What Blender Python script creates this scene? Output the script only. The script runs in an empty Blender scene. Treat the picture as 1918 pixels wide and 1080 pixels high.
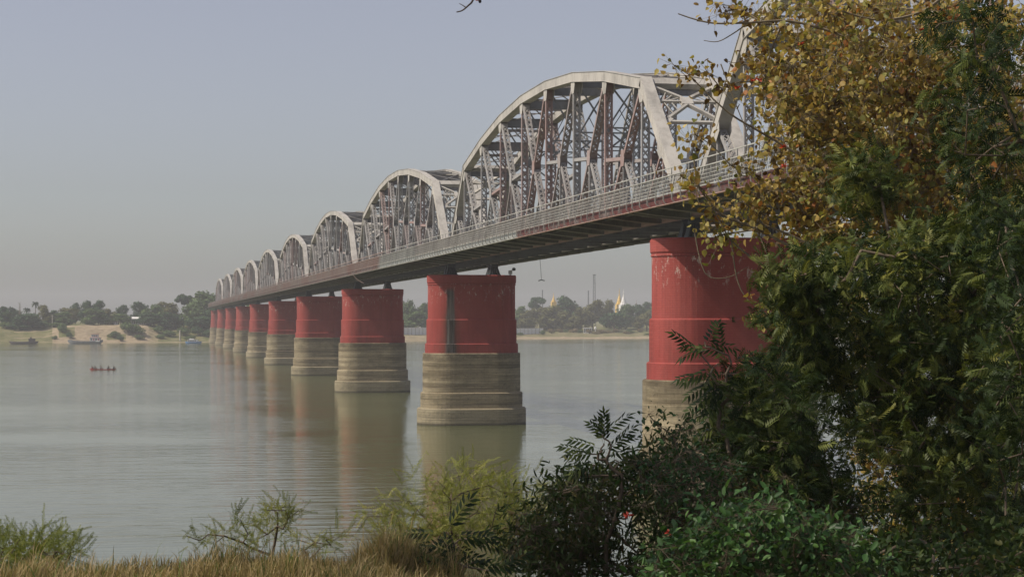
import bpy, math, random
import numpy as np
from mathutils import Vector
random.seed(7); rng = np.random.default_rng(11)
S = bpy.context.scene; C = S.collection
R = math.radians
# ------------------------------------------------------------------ camera
TH = R(10.74); F = 3570.0; EYE = 12.9; HY = 599.5; W0 = 1918.0
cd = bpy.data.cameras.new('camera'); cam = bpy.data.objects.new('camera', cd); C.objects.link(cam)
cam.location = (0, 0, EYE); cam.rotation_euler = (R(90), 0, -TH)
cd.sensor_width = 36; cd.lens = F / W0 * 36; cd.shift_y = (HY - 540) / W0; cd.clip_start = .3; cd.clip_end = 9000
S.camera = cam
# ------------------------------------------------------------------ sky, sun, exposure
SUN = Vector((-1.0, -0.045, 1.17)).normalized()
wd = bpy.data.worlds.new('World'); S.world = wd; wd.use_nodes = True
nt = wd.node_tree; bg = nt.nodes['Background']
sk = nt.nodes.new('ShaderNodeTexSky'); sk.sky_type = 'NISHITA'; sk.sun_disc = False
sk.sun_elevation = math.asin(SUN.z); sk.sun_rotation = math.atan2(SUN.x, SUN.y)
sk.air_density = 1.0; sk.dust_density = 1.5; sk.ozone_density = 2.0
hs = nt.nodes.new('ShaderNodeHueSaturation'); hs.inputs['Saturation'].default_value = .50; hs.inputs['Hue'].default_value = .525
nt.links.new(sk.outputs[0], hs.inputs['Color']); tn = nt.nodes.new('ShaderNodeMix'); tn.data_type = 'RGBA'; tn.blend_type = 'MULTIPLY'; tn.inputs[0].default_value = 1; tn.inputs[7].default_value = (.985, .98, 1.0, 1); nt.links.new(hs.outputs[0], tn.inputs[6]); nt.links.new(tn.outputs[2], bg.inputs[0]); bg.inputs[1].default_value = .100
sl = bpy.data.lights.new('sun', 'SUN'); sl.energy = 4.0; sl.angle = R(.6); sl.color = (1, .90, .76)
so = bpy.data.objects.new('sun', sl); C.objects.link(so); so.rotation_euler = SUN.to_track_quat('Z', 'Y').to_euler(); so.location = (-50, -20, 80)
S.view_settings.view_transform = 'Standard'; S.view_settings.look = 'None'; S.view_settings.exposure = 0.03

# ------------------------------------------------------------------ helpers
def wpt(px, py, Z):
    u = (px - 959) / F
    return np.array((Z * (math.sin(TH) + u * math.cos(TH)), Z * (math.cos(TH) - u * math.sin(TH)), EYE - (py - HY) / F * Z))
def gpt(px, py, h=0.0):
    return wpt(px, py, (EYE - h) * F / (py - HY))
def tag(o, label=None, cat=None, group=None, kind=None):
    if label: o['label'] = label
    if cat: o['category'] = cat
    if group: o['group'] = group
    if kind: o['kind'] = kind
    return o
def empty(name, loc=(0, 0, 0), rz=0):
    o = bpy.data.objects.new(name, None); C.objects.link(o); o.location = loc; o.rotation_euler = (0, 0, rz); return o
def copy_tree(o, parent=None):
    c = o.copy(); C.objects.link(c)
    if parent: c.parent = parent
    for ch in list(o.children): copy_tree(ch, c)
    return c
class MB:
    def __init__(s): s.v = []; s.f = []
    def add(s, vs, fs):
        n = len(s.v); s.v += [tuple(v) for v in vs]; s.f += [tuple(i + n for i in f) for f in fs]
    def box(s, x0, x1, y0, y1, z0, z1):
        s.add([(x0,y0,z0),(x1,y0,z0),(x1,y1,z0),(x0,y1,z0),(x0,y0,z1),(x1,y0,z1),(x1,y1,z1),(x0,y1,z1)],
              [(0,3,2,1),(4,5,6,7),(0,1,5,4),(1,2,6,5),(2,3,7,6),(3,0,4,7)])
    def bar(s, p, q, w, d, side=(1, 0, 0), caps=True):
        p = Vector(p); q = Vector(q); a = (q - p).normalized(); sd = Vector(side)
        sd = (sd - a * sd.dot(a))
        if sd.length < 1e-4: sd = a.orthogonal()
        sd.normalize(); t = a.cross(sd); sd = sd * w / 2; t = t * d / 2
        vs = [p-sd-t, p+sd-t, p+sd+t, p-sd+t, q-sd-t, q+sd-t, q+sd+t, q-sd+t]
        fs = [(0,1,5,4),(1,2,6,5),(2,3,7,6),(3,0,4,7)]
        if caps: fs += [(0,3,2,1),(4,5,6,7)]
        s.add(vs, fs)
    def tube(s, pts, rad, n=6):
        k = len(s.v); m = len(pts)
        for i, p in enumerate(pts):
            p = Vector(p); a = Vector(pts[min(i+1, m-1)]) - Vector(pts[max(i-1, 0)]); a.normalize()
            u = a.cross(Vector((.13, .97, .21))).normalized(); w = a.cross(u); r = rad[i] if hasattr(rad, '__len__') else rad
            for j in range(n):
                t = 2*math.pi*j/n; s.v.append(tuple(p + u*r*math.cos(t) + w*r*math.sin(t)))
        for i in range(m-1):
            for j in range(n): s.f.append((k+i*n+j, k+i*n+(j+1)%n, k+(i+1)*n+(j+1)%n, k+(i+1)*n+j))
        s.f.append(tuple(k+j for j in range(n))[::-1]); s.f.append(tuple(k+(m-1)*n+j for j in range(n)))
    def loft(s, rings, cap0=True, cap1=True):
        k = len(s.v); n = len(rings[0])
        for r in rings: s.v += [tuple(p) for p in r]
        for i in range(len(rings)-1):
            for j in range(n): s.f.append((k+i*n+j, k+i*n+(j+1)%n, k+(i+1)*n+(j+1)%n, k+(i+1)*n+j))
        if cap0: s.f.append(tuple(k+j for j in range(n))[::-1])
        if cap1: s.f.append(tuple(k+(len(rings)-1)*n+j for j in range(n)))
    def lathe(s, prof, c=(0,0,0), n=20):
        s.loft([[(c[0]+r*math.cos(2*math.pi*j/n), c[1]+r*math.sin(2*math.pi*j/n), c[2]+z) for j in range(n)] for r, z in prof])
    def build(s, name, mat, parent=None, smooth=False):
        me = bpy.data.meshes.new(name); me.from_pydata(s.v, [], s.f); me.materials.append(mat); me.update()
        if smooth: me.polygons.foreach_set('use_smooth', [True]*len(me.polygons))
        o = bpy.data.objects.new(name, me); C.objects.link(o)
        if parent: o.parent = parent
        return o
def npmesh(name, V, Fa, mat, parent=None, tint=None, smooth=False):
    me = bpy.data.meshes.new(name); V = np.asarray(V, np.float32); Fa = np.asarray(Fa, np.int32); k = Fa.shape[1]
    me.vertices.add(len(V)); me.vertices.foreach_set('co', V.ravel())
    me.loops.add(Fa.size); me.loops.foreach_set('vertex_index', Fa.ravel())
    me.polygons.add(len(Fa)); me.polygons.foreach_set('loop_start', np.arange(0, Fa.size, k, dtype=np.int32))
    me.polygons.foreach_set('loop_total', np.full(len(Fa), k, np.int32))
    if tint is not None:
        at = me.attributes.new('tint', 'FLOAT', 'FACE'); at.data.foreach_set('value', np.asarray(tint, np.float32))
    me.update(calc_edges=True); me.validate(); me.materials.append(mat)
    if smooth: me.polygons.foreach_set('use_smooth', np.ones(len(me.polygons), bool))
    o = bpy.data.objects.new(name, me); C.objects.link(o)
    if parent: o.parent = parent
    return o

# ------------------------------------------------------------------ materials
class NT:
    def __init__(s, name):
        s.m = bpy.data.materials.new(name); s.m.use_nodes = True; s.t = s.m.node_tree; s.b = s.t.nodes['Principled BSDF']
        s.out = s.t.nodes['Material Output']
    def n(s, typ, **kw):
        nd = s.t.nodes.new('ShaderNode' + typ)
        for k, v in kw.items():
            if k[0] == '_': setattr(nd, k[1:], v)
            else: nd.inputs[k].default_value = v
        return nd
    def l(s, a, b): s.t.links.new(a, b)
    def coords(s, scale, world=False):
        if world: src = s.n('NewGeometry').outputs['Position']
        else: src = s.n('TexCoord').outputs['Object']
        mp = s.n('Mapping'); mp.inputs['Scale'].default_value = scale; s.l(src, mp.inputs[0]); return mp.outputs[0]
    def noise(s, scale=(1,1,1), detail=4, rough=.6, world=False, lo=0, hi=1):
        nz = s.n('TexNoise', Scale=1.0, Detail=detail, Roughness=rough); s.l(s.coords(scale, world), nz.inputs['Vector'])
        mr = s.n('MapRange'); mr.inputs[1].default_value = lo; mr.inputs[2].default_value = hi; s.l(nz.outputs[0], mr.inputs[0])
        return mr.outputs[0]
    def ramp(s, fac, stops):
        r = s.n('ValToRGB'); e = r.color_ramp.elements
        while len(e) < len(stops): e.new(.5)
        for i, (p, c) in enumerate(stops): e[i].position = p; e[i].color = (*c, 1)
        s.l(fac, r.inputs[0]); return r.outputs[0]
    def mix(s, fac, a, b, mode='MIX'):
        m = s.n('Mix', _data_type='RGBA', _blend_type=mode)
        for i, x in ((0, fac), (6, a), (7, b)):
            if isinstance(x, (int, float)): m.inputs[i].default_value = x
            elif isinstance(x, tuple): m.inputs[i].default_value = (*x, 1)
            else: s.l(x, m.inputs[i])
        return m.outputs[2]
    def math(s, op, a, b=0.0):
        m = s.n('Math', _operation=op)
        for i, x in enumerate((a, b)):
            if isinstance(x, (int, float)): m.inputs[i].default_value = x
            else: s.l(x, m.inputs[i])
        return m.outputs[0]
    def smooth(s, x, a, b):
        m = s.n('MapRange', _interpolation_type='SMOOTHSTEP'); m.inputs[1].default_value = a; m.inputs[2].default_value = b
        s.l(x, m.inputs[0]); return m.outputs[0]
    def xyz(s):
        g = s.n('NewGeometry'); p = s.n('SeparateXYZ'); s.l(g.outputs['Position'], p.inputs[0]); return p.outputs
    def bump(s, h, strength=.4, dist=.02):
        b = s.n('Bump', Strength=strength, Distance=dist); s.l(h, b.inputs['Height']); s.l(b.outputs[0], s.b.inputs['Normal'])
    def col(s, c):
        if isinstance(c, tuple): s.b.inputs['Base Color'].default_value = (*c, 1)
        else: s.l(c, s.b.inputs['Base Color'])
    def fin(s, rough=.8, spec=.3, metal=0):
        s.b.inputs['Roughness'].default_value = rough; s.b.inputs['Specular IOR Level'].default_value = spec; s.b.inputs['Metallic'].default_value = metal
        return s.m
def simple(name, c, rough=.8, var=.25, scale=.8, spec=.3):
    t = NT(name); z = t.noise((scale,)*3, 5, .65, lo=.3, hi=.7)
    t.col(t.ramp(z, [(0, tuple(x*(1-var) for x in c)), (1, tuple(min(1, x*(1+var)) for x in c))])); return t.fin(rough, spec)
def leafmat(name, stops, trans=.35, rough=.55, spec=.3):
    t = NT(name); a = t.n('Attribute', _attribute_name='tint'); c = t.ramp(a.outputs['Fac'], stops); t.col(c); t.fin(rough, spec)
    tr = t.n('BsdfTranslucent'); t.l(t.mix(1.0, c, (1.0, 1.0, .55), 'MULTIPLY'), tr.inputs[0])
    mx = t.n('MixShader'); mx.inputs[0].default_value = trans; t.l(t.b.outputs[0], mx.inputs[1]); t.l(tr.outputs[0], mx.inputs[2]); t.l(mx.outputs[0], t.out.inputs[0])
    return t.m
def steel(name, base, rust, amount, farrust=False):
    t = NT(name); oi = t.n('ObjectInfo')
    z = t.noise((.5, .5, .25), 6, .7, world=True, lo=.35, hi=.65); z2 = t.noise((3, 3, 1.2), 5, .7, world=True, lo=.5, hi=.75)
    c = t.ramp(z, [(0, tuple(x*.66 for x in base)), (.6, base), (1, tuple(x*1.08 for x in base))])
    r = t.math('MULTIPLY', t.smooth(oi.outputs['Random'], .55, 1.0), amount)
    r2 = t.math('ADD', r, t.math('MULTIPLY', z2, .35)); r2 = t.math('MINIMUM', r2, .85)
    if farrust: r2 = t.math('MAXIMUM', r2, t.math('MULTIPLY', t.smooth(t.xyz()[1], 270, 276), t.noise((.04, .04, .04), 3, .6, world=True, lo=.1, hi=.7)))
    t.col(t.mix(r2, c, rust)); t.bump(t.noise((9,9,9), 3), .25, .01); return t.fin(.6, .35)
M = {}
M['chord'] = steel('painted_chord_steel', (.48, .455, .41), (.26, .21, .18), .0)
M['steel'] = steel('painted_member_steel', (.36, .35, .335), (.33, .205, .18), .8)
M['sway'] = steel('grey_bracing_steel', (.21, .215, .215), (.2, .14, .12), .3)  # grey darkened so bracing out of the sun reads as shaded
M['edge'] = steel('edge_lit_flange_steel', (.34, .335, .29), (.3, .2, .17), .3)  # bracket flanges painted paler, standing in for sunlight along their edges
M['dark'] = steel('dark_floor_steel', (.15, .155, .14), (.13, .10, .08), .0)  # floor steel, much darker base than the truss members
def fascia_mat():
    t = NT('fascia_paint'); y = t.xyz()[1]
    near = t.math('SUBTRACT', 1.0, t.smooth(y, 168.2, 168.8))
    far = t.math('MULTIPLY', t.smooth(y, 272, 276), .8)
    m = t.math('MAXIMUM', near, far); z = t.noise((1.1, .5, 1.2), 4, .6, world=True, lo=.35, hi=.65)
    red = t.ramp(z, [(0, (.10, .020, .018)), (.4, (.11, .040, .036)), (.7, (.10, .068, .062)), (1, (.16, .125, .115))])
    grey = t.ramp(z, [(0, (.24, .25, .24)), (1, (.34, .35, .33))])
    t.col(t.mix(m, grey, red)); return t.fin(.7)
M['fascia'] = fascia_mat()
def flange_mat():
    t = NT('edge_flange_paint'); y = t.xyz()[1]; z = t.noise((1, .8, 1), 4, .6, world=True, lo=.35, hi=.65)
    m = t.math('SUBTRACT', 1.0, t.smooth(y, 168.2, 168.8))
    t.col(t.mix(m, t.ramp(z, [(0, (.25, .24, .21)), (1, (.4, .39, .34))]), t.ramp(z, [(0, (.32, .19, .155)), (1, (.46, .33, .28))]))); return t.fin(.7)
M['flange'] = flange_mat()
M['rail'] = steel('railing_paint', (.42, .42, .38), (.35, .22, .18), .2, True)
M['bearing'] = simple('bearing_iron', (.10, .115, .12), .6, .3, 2)
M['asphalt'] = simple('road_slab', (.08, .08, .075), .9)
M['sleeper'] = simple('track_timber', (.07, .055, .045), .9)
def pier_red(name, stain=None):
    t = NT(name); X, Y, Z = t.xyz()
    big = t.noise((.25, .25, .12), 5, .65, world=True, lo=.35, hi=.65); streak = t.noise((1.1, 1.1, .07), 5, .7, world=True, lo=.52, hi=.78)
    fine = t.noise((3, 3, 6), 5, .75, world=True, lo=.3, hi=.7)
    c = t.ramp(big, [(0, (.29, .058, .050)), (.5, (.335, .070, .060)), (1, (.38, .090, .078))])
    c = t.mix(t.math('MULTIPLY', fine, .25), c, (.28, .05, .045))
    c = t.mix(t.math('MULTIPLY', streak, .55), c, (.12, .045, .04))
    # grime gathers towards the foot of the paint
    low = t.math('MULTIPLY', t.math('SUBTRACT', 1.0, t.smooth(Z, 9.0, 13.0)), t.noise((.9, .9, .3), 4, .7, world=True, lo=.45, hi=.7))
    c = t.mix(t.math('MULTIPLY', low, .5), c, (.14, .05, .04))
    # peeled whitewash patches below the cap
    w = t.noise((2.0, 2.0, .9), 6, .85, world=True, lo=.57, hi=.62)
    band = t.math('MULTIPLY', t.smooth(Z, 14.3, 16.6), t.math('SUBTRACT', 1.0, t.smooth(Z, 17.3, 17.5)))
    c = t.mix(t.math('MULTIPLY', t.math('MULTIPLY', w, band), .8), c, (.62, .50, .44))
    if stain:
        sx, wx = stain; ns = t.noise((1.2, 1.2, .35), 4, .6, world=True)
        d = t.math('ABSOLUTE', t.math('SUBTRACT', t.math('ADD', X, t.math('MULTIPLY', t.math('SUBTRACT', ns, .5), .5)), sx))
        
        d = t.math('DIVIDE', d, t.math('ADD', 1.0, t.math('MULTIPLY', t.math('SUBTRACT', 17.0, Z), .09)))
        halo = t.math('MULTIPLY', t.math('SUBTRACT', 1.0, t.smooth(d, wx*.6, wx*1.9)), t.math('SUBTRACT', 1.0, t.smooth(Z, 12.5, 15.5))); c = t.mix(t.math('MULTIPLY', halo, .6), c, (.12, .055, .035))
        m = t.math('SUBTRACT', 1.0, t.smooth(d, wx*.45, wx)); m = t.math('MULTIPLY', m, t.math('SUBTRACT', 1.0, t.smooth(Z, 16.3, 17.2)))
        sc = t.ramp(t.noise((3.5, 3.5, .15), 4, .7, world=True, lo=.4, hi=.62), [(0, (.035, .035, .032)), (1, (.17, .165, .15))])
        c = t.mix(t.math('MULTIPLY', m, .93), c, sc)
    br = t.n('TexBrick', Scale=1.0); br.inputs['Color1'].default_value = (1,1,1,1); br.inputs['Color2'].default_value = (.8,.8,.8,1); br.inputs['Mortar'].default_value = (.2,.2,.2,1)
    br.inputs['Brick Width'].default_value = .5; br.inputs['Row Height'].default_value = .16; br.inputs['Mortar Size'].default_value = .02
    cb = t.n('CombineXYZ'); t.l(X, cb.inputs[0]); t.l(Z, cb.inputs[1]); t.l(cb.outputs[0], br.inputs['Vector'])
    c = t.mix(.16, c, br.outputs[0], 'MULTIPLY')
    t.col(c); t.bump(t.math('ADD', fine, br.outputs[1]), .35, .03); return t.fin(.85, .2)
def pier_stone():
    t = NT('silt_stained_masonry'); X, Y, Z = t.xyz()
    lay = t.noise((.05, .05, 1.5), 6, .75, world=True, lo=.36, hi=.64); pt = t.noise((.6, .6, .9), 6, .75, world=True, lo=.35, hi=.65)
    c = t.ramp(lay, [(0, (.15, .12, .075)), (.35, (.27, .22, .138)), (.6, (.35, .29, .185)), (1, (.50, .42, .28))])
    c = t.mix(t.math('MULTIPLY', pt, .45), c, (.17, .145, .105))
    top = t.math('MULTIPLY', t.smooth(Z, 7.3, 8.5), t.noise((.5, .5, .8), 4, .7, world=True, lo=.3, hi=.6)); c = t.mix(t.math('MULTIPLY', top, .75), c, (.10, .08, .055))
    ft = t.math('SUBTRACT', 1.0, t.smooth(Z, 1.9, 2.2)); c = t.mix(t.math('MULTIPLY', ft, .55), c, (.34, .30, .205))
    wet = t.math('SUBTRACT', 1.0, t.smooth(Z, .12, .35)); c = t.mix(t.math('MULTIPLY', wet, .8), c, (.05, .045, .035))
    fine = t.noise((2.5, 2.5, 9), 6, .8, world=True)
    br = t.n('TexBrick', Scale=1.0); br.inputs['Color1'].default_value = (1,1,1,1); br.inputs['Color2'].default_value = (.72,.72,.72,1); br.inputs['Mortar'].default_value = (.25,.25,.25,1)
    br.inputs['Brick Width'].default_value = .9; br.inputs['Row Height'].default_value = .32; br.inputs['Mortar Size'].default_value = .03
    cb = t.n('CombineXYZ'); t.l(X, cb.inputs[0]); t.l(Z, cb.inputs[1]); t.l(cb.outputs[0], br.inputs['Vector']); c = t.mix(.28, c, br.outputs[0], 'MULTIPLY')
    blot = t.noise((.35, .35, .5), 5, .75, world=True, lo=.5, hi=.68); c = t.mix(t.math('MULTIPLY', blot, .5), c, (.10, .09, .055))
    chip = t.noise((1.6, 1.6, 2.4), 5, .8, world=True, lo=.60, hi=.66); c = t.mix(t.math('MULTIPLY', chip, .6), c, (.07, .06, .045))
    t.col(c); t.bump(t.math('ADD', fine, lay), .6, .05); return t.fin(.9, .2)
M['red'] = pier_red('weathered_red_masonry'); M['red_stain'] = pier_red('weathered_red_masonry_stained', (36.3, .52)); M['stone'] = pier_stone()
M['bark'] = simple('bark', (.13, .10, .07), .9, .4, 6)
M['palebark'] = simple('pale_bark', (.20, .165, .11), .9, .35, 6)
M['gold_leaf'] = leafmat('golden_leaves', [(0, (.10, .055, .02)), (.2, (.24, .145, .04)), (.40, (.44, .31, .085)), (.62, (.46, .38, .12)), (.74, (.17, .18, .045)), (.88, (.36, .34, .10)), (.95, (.75, .60, .26)), (1, (.42, .17, .05))], .42, .55)  # mixed ochre and olive leaves, with sunlit highlights painted in as bright stops
M['neem_leaf'] = leafmat('narrow_green_leaves', [(0, (.012, .026, .008)), (.42, (.040, .066, .016)), (.78, (.14, .165, .038)), (1, (.25, .25, .06))], .30, .5, .2)  # random leaf greens, widened to paint in sunlit highlights and deep shade
M['bush_leaf'] = leafmat('dark_shrub_leaves', [(0, (.018, .036, .010)), (.5, (.042, .074, .018)), (.8, (.075, .095, .026)), (1, (.13, .10, .035))], .3, .55, .2)
M['vine_leaf'] = leafmat('vine_leaves', [(0, (.016, .045, .014)), (.6, (.045, .11, .028)), (1, (.10, .19, .05))], .3, .45, .3)
M['acacia_leaf'] = leafmat('feathery_leaves', [(0, (.12, .15, .035)), (.6, (.26, .28, .07)), (1, (.42, .40, .13))], .4, .6, .2)
M['grass'] = leafmat('dry_grass', [(0, (.12, .11, .04)), (.3, (.30, .23, .11)), (.6, (.44, .34, .18)), (.78, (.36, .27, .15)), (.9, (.17, .20, .07)), (1, (.10, .15, .04))], .3, .8, .1)
M['flower'] = simple('red_petals', (.5, .05, .02), .5, .2, 5)
def farleaf(name, c): return leafmat(name, [(0, tuple(x*.6 for x in c)), (.6, c), (1, tuple(x*1.5 for x in c))], .2, .7, .1)
M['far0'] = farleaf('deep_green_crown', (.06, .11, .05)); M['far1'] = farleaf('olive_crown', (.15, .15, .06)); M['far2'] = farleaf('mid_green_crown', (.11, .165, .06)); M['far3'] = farleaf('dry_brush', (.24, .19, .11))

# ------------------------------------------------------------------ setting: water, banks
def water():
    t = NT('river_water'); 
    n1 = t.noise((.13, .62, 1), 2, .45, world=True); n2 = t.noise((.45, 1.9, 1), 3, .5, world=True)
    patch = t.noise((.012, .02, 1), 3, .6, world=True, lo=.38, hi=.62)
    X, Y, Z = t.xyz()
    st = t.math('ADD', t.math('MULTIPLY', patch, .75), .15)
    b = t.n('Bump', Distance=.22); t.l(st, b.inputs['Strength']); t.l(t.math('ADD', t.math('MULTIPLY', n1, .8), t.math('MULTIPLY', n2, .25)), b.inputs['Height']); t.l(b.outputs[0], t.b.inputs['Normal'])
    t.col(t.ramp(t.noise((.006, .01, 1), 3, .5, world=True, lo=.35, hi=.65), [(0, (.094, .108, .043)), (1, (.112, .122, .054))]))
    t.fin(.085, .5); t.b.inputs['IOR'].default_value = 1.42; return t.m
m = MB(); m.add([(-3600, -60, 0), (3600, -60, 0), (3600, 3600, 0), (-3600, 3600, 0)], [(0, 1, 2, 3)])
tag(m.build('river', water()), kind='structure')

shore = [(-2600, 646), (-600, 644), (0, 643), (400, 641), (560, 640), (760, 640), (860, 637.5), (980, 635), (1220, 634), (1600, 633), (2600, 632), (4600, 631)]
def shore_y(px): return float(np.interp(px, [a for a, b in shore], [b for a, b in shore]))
def vn(x, y, s=0):
    return (math.sin(x*1.3+s)+math.sin(y*1.7+s*2.1)+math.sin(x*.6+y*.9+s)+.5*math.sin(x*3.1-y*2.3+s))/3.5
def bank_h(px, d):
    """height of the far bank, d metres behind the waterline, along image column px"""
    left = float(np.interp(px, [380, 560], [1, 0]))
    bl = np.interp(d, [-8, 0, 6, 24, 34, 60, 140, 600, 2400], [-1.5, .0, .7, 3.5, 6.2, 9.6, 10.4, 11, 12])
    bluff = float(np.interp(px, [80, 125, 275, 310], [0, 1, 1, 0]))
    bl2 = np.interp(d, [-8, 0, 6, 16, 26, 36, 140, 600, 2400], [-1.5, 0, 1.0, 3.6, 8.6, 10.0, 10.4, 11, 12])
    hl = bl*(1-bluff) + bl2*bluff
    hr = np.interp(d, [-8, 0, 10, 30, 60, 100, 160, 600, 2400], [-1.5, 0, .8, 1.7, 3.6, 5.2, 7.5, 9, 12])
    h = hl*left + hr*(1-left)
    amp = min(1, max(0, d/25))*(.7 if d < 100 else .3)
    return float(h) + amp*vn(px/17, d/9, 2)
def bank_pt(px, d, extra=0):
    p = gpt(px, shore_y(px)); r = math.hypot(p[0], p[1]); q = p*(r+d)/r
    return np.array((q[0], q[1], bank_h(px, d)+extra))
cols = [-2600+i*100 for i in range(25)] + [-100+i*6 for i in range(240)] + [1340+i*60 for i in range(55)]
ds = [-8, 0, 2, 4, 6, 9, 12, 15, 18, 21, 24, 27, 30, 34, 38, 43, 50, 60, 75, 95, 120, 150, 200, 300, 500, 900, 1500, 2400]
V = np.array([bank_pt(c, d) for c in cols for d in ds]); nd = len(ds)
Fq = [(i*nd+j, (i+1)*nd+j, (i+1)*nd+j+1, i*nd+j+1) for i in range(len(cols)-1) for j in range(nd-1)]
sand = []
for i in range(len(cols)-1):
    for j in range(nd-1):
        px, d = cols[i], ds[j]
        s = 0
        if 95 < px < 275: s = 1 if d < 43 else .15
        if 105 < px < 135 and 12 < d < 30: s = .1
        if 195 < px < 232 and 6 < d < 16: s = .1
        if px < 95: s = .75 if (j % 5 == 3 and px > 20) else .2
        if 275 <= px < 420: s = .7 if (d < 4 or (d < 25 and 272 < px < 292)) else .15
        if 420 <= px < 860: s = .8 if d < 60 else .2
        if px >= 860: s = .95 if d < 16 else (.35 if d < 60 else .2)
        sand.append(min(1, max(0, s + .18*vn(px/5, d/4, 5))))
tb = NT('river_bank'); a = tb.n('Attribute', _attribute_name='tint'); z = tb.noise((.25, .25, .6), 5, .7, world=True, lo=.3, hi=.7)
tb.col(tb.mix(a.outputs['Fac'], tb.ramp(z, [(0, (.07, .10, .03)), (.6, (.15, .16, .055)), (1, (.25, .20, .10))]), tb.ramp(z, [(0, (.24, .18, .11)), (.35, (.37, .29, .19)), (1, (.50, .41, .28))])))
tb.bump(tb.noise((.5, .5, 1.2), 6, .75, world=True), .9, 1.2); tb.fin(.95, .1)
tag(npmesh('far_bank', V, Fq, tb.m, tint=sand), kind='structure')

# near bank: the camera stands on its crest
def near_h(x, y):
    k = y - .19*x
    z = 11.35 - .055*k if k < 19 else 10.3 - (k-19)*.42
    z -= .9*min(1, max(0, (x-2.2)/3))
    return max(-2.0, z) + .10*vn(x*.9, y*.8, 1)
xs = np.linspace(-60, 80, 141); ys = np.linspace(-40, 62, 103)
V = [(x, y, near_h(x, y)) for x in xs for y in ys]; n = len(ys)
Fq = [(i*n+j, (i+1)*n+j, (i+1)*n+j+1, i*n+j+1) for i in range(len(xs)-1) for j in range(n-1)]
gb = NT('dry_soil'); z = gb.noise((1.5, 1.5, 1.5), 6, .7, world=True, lo=.3, hi=.7)
gb.col(gb.ramp(z, [(0, (.10, .075, .04)), (.5, (.17, .13, .07)), (1, (.13, .13, .05))])); gb.bump(z, .6, .08); gb.fin(.95, .1)
tag(npmesh('near_bank', V, Fq, gb.m, smooth=True), kind='structure')

# ------------------------------------------------------------------ bridge piers
CX = 39.4
def pier_y(n): return 18.8 + 108*n
def stadium(L, th, z, n=22):
    r = th/2; h = L/2 - r; pts = []
    for j in range(n+1): t = math.pi/2 + math.pi*j/n; pts.append((-h + r*math.cos(t), r*math.sin(t), z))
    for j in range(n+1): t = -math.pi/2 + math.pi*j/n; pts.append((h + r*math.cos(t), r*math.sin(t), z))
    return pts
def tier(mb, L, z0, z1, b=.07, grow=0):
    t = 5.5 + (L - 11)
    mb.loft([stadium(L+grow, t+grow, z0), stadium(L, t, z1-b), stadium(L-b*2, t-b*2, z1)])
def make_pier(redmat):
    root = empty('bridge_pier')
    a = MB(); tier(a, 10.98, 13.03, 17.25, .02); a.loft([stadium(11.1, 5.62, 17.26), stadium(11.14, 5.66, 17.36), stadium(11.02, 5.54, 17.43)])
    tier(a, 11.33, 10.04, 13.03, .10); tier(a, 11.70, 8.85, 10.04, .10); a.build('painted_shaft', redmat, root)
    c = MB(); c.loft([stadium(11.02, 5.54, 17.44), stadium(11.2, 5.72, 17.58), stadium(11.24, 5.76, 18.38), stadium(11.1, 5.6, 18.5)]); c.build('pier_cap', redmat, root)
    b = MB(); tier(b, 12.27, 4.0, 8.85, .10, .02); tier(b, 12.83, 2.07, 4.0, .12); b.build('stone_base', M['stone'], root)
    f = MB(); tier(f, 13.7, -3, 2.07, .16); f.build('footing', M['stone'], root)
    for sx in (-2.7, 2.7):
        for sy in (-.85, .85):
            g = MB(); g.box(sx-.75, sx+.75, sy-.62, sy+.62, 18.5, 18.6)
            for k in range(5):
                u = (k-2)*.28; g.add([(sx+u*1.15-.04, sy-.58, 18.6), (sx+u*1.15+.04, sy-.58, 18.6), (sx+u*1.15+.04, sy+.58, 18.6), (sx+u*1.15-.04, sy+.58, 18.6),
                    (sx+u*.7-.04, sy-.28, 19.5), (sx+u*.7+.04, sy-.28, 19.5), (sx+u*.7+.04, sy+.28, 19.5), (sx+u*.7-.04, sy+.28, 19.5)],
                    [(0,1,5,4),(1,2,6,5),(2,3,7,6),(3,0,4,7)])
            g.loft([[(sx-.6, sy-.16, 18.6), (sx+.6, sy-.16, 18.6), (sx+.6, sy+.16, 18.6), (sx-.6, sy+.16, 18.6)], [(sx-.42, sy-.14, 19.5), (sx+.42, sy-.14, 19.5), (sx+.42, sy+.14, 19.5), (sx-.42, sy+.14, 19.5)]])
            g.box(sx-.48, sx+.48, sy-.36, sy+.36, 19.5, 19.68); g.tube([(sx-.5, sy, 19.76), (sx+.5, sy, 19.76)], .13, 10)
            g.build('bearing', M['bearing'], root)
    return root
ordn = ['', 'first', 'second', 'third', 'fourth', 'fifth', 'sixth', 'seventh', 'eighth', 'ninth', 'tenth', 'last', '']
base_pier = None
for n in range(1, 11):
    if n == 1: p = base_pier = make_pier(M['red'])
    elif n == 2: p = make_pier(M['red_stain'])
    else: p = copy_tree(base_pier)
    p.location = (CX, pier_y(n), 0)
    lab = {1: 'nearest and widest red pier, white peeling patches below its cap, partly behind leaves',
           2: 'red and tan pier with a long black water stain down its face',
           3: 'third nearest red pier, just left of the black-stained one', 10: 'farthest and thinnest red pier, standing at the far bank'}.get(
           n, 'red and tan pier, %s from the near bank, between the %s and %s' % (ordn[n], ordn[n-1], ordn[n+1]))
    tag(p, lab, 'bridge pier', 'red and tan masonry piers carrying the bridge')

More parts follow.
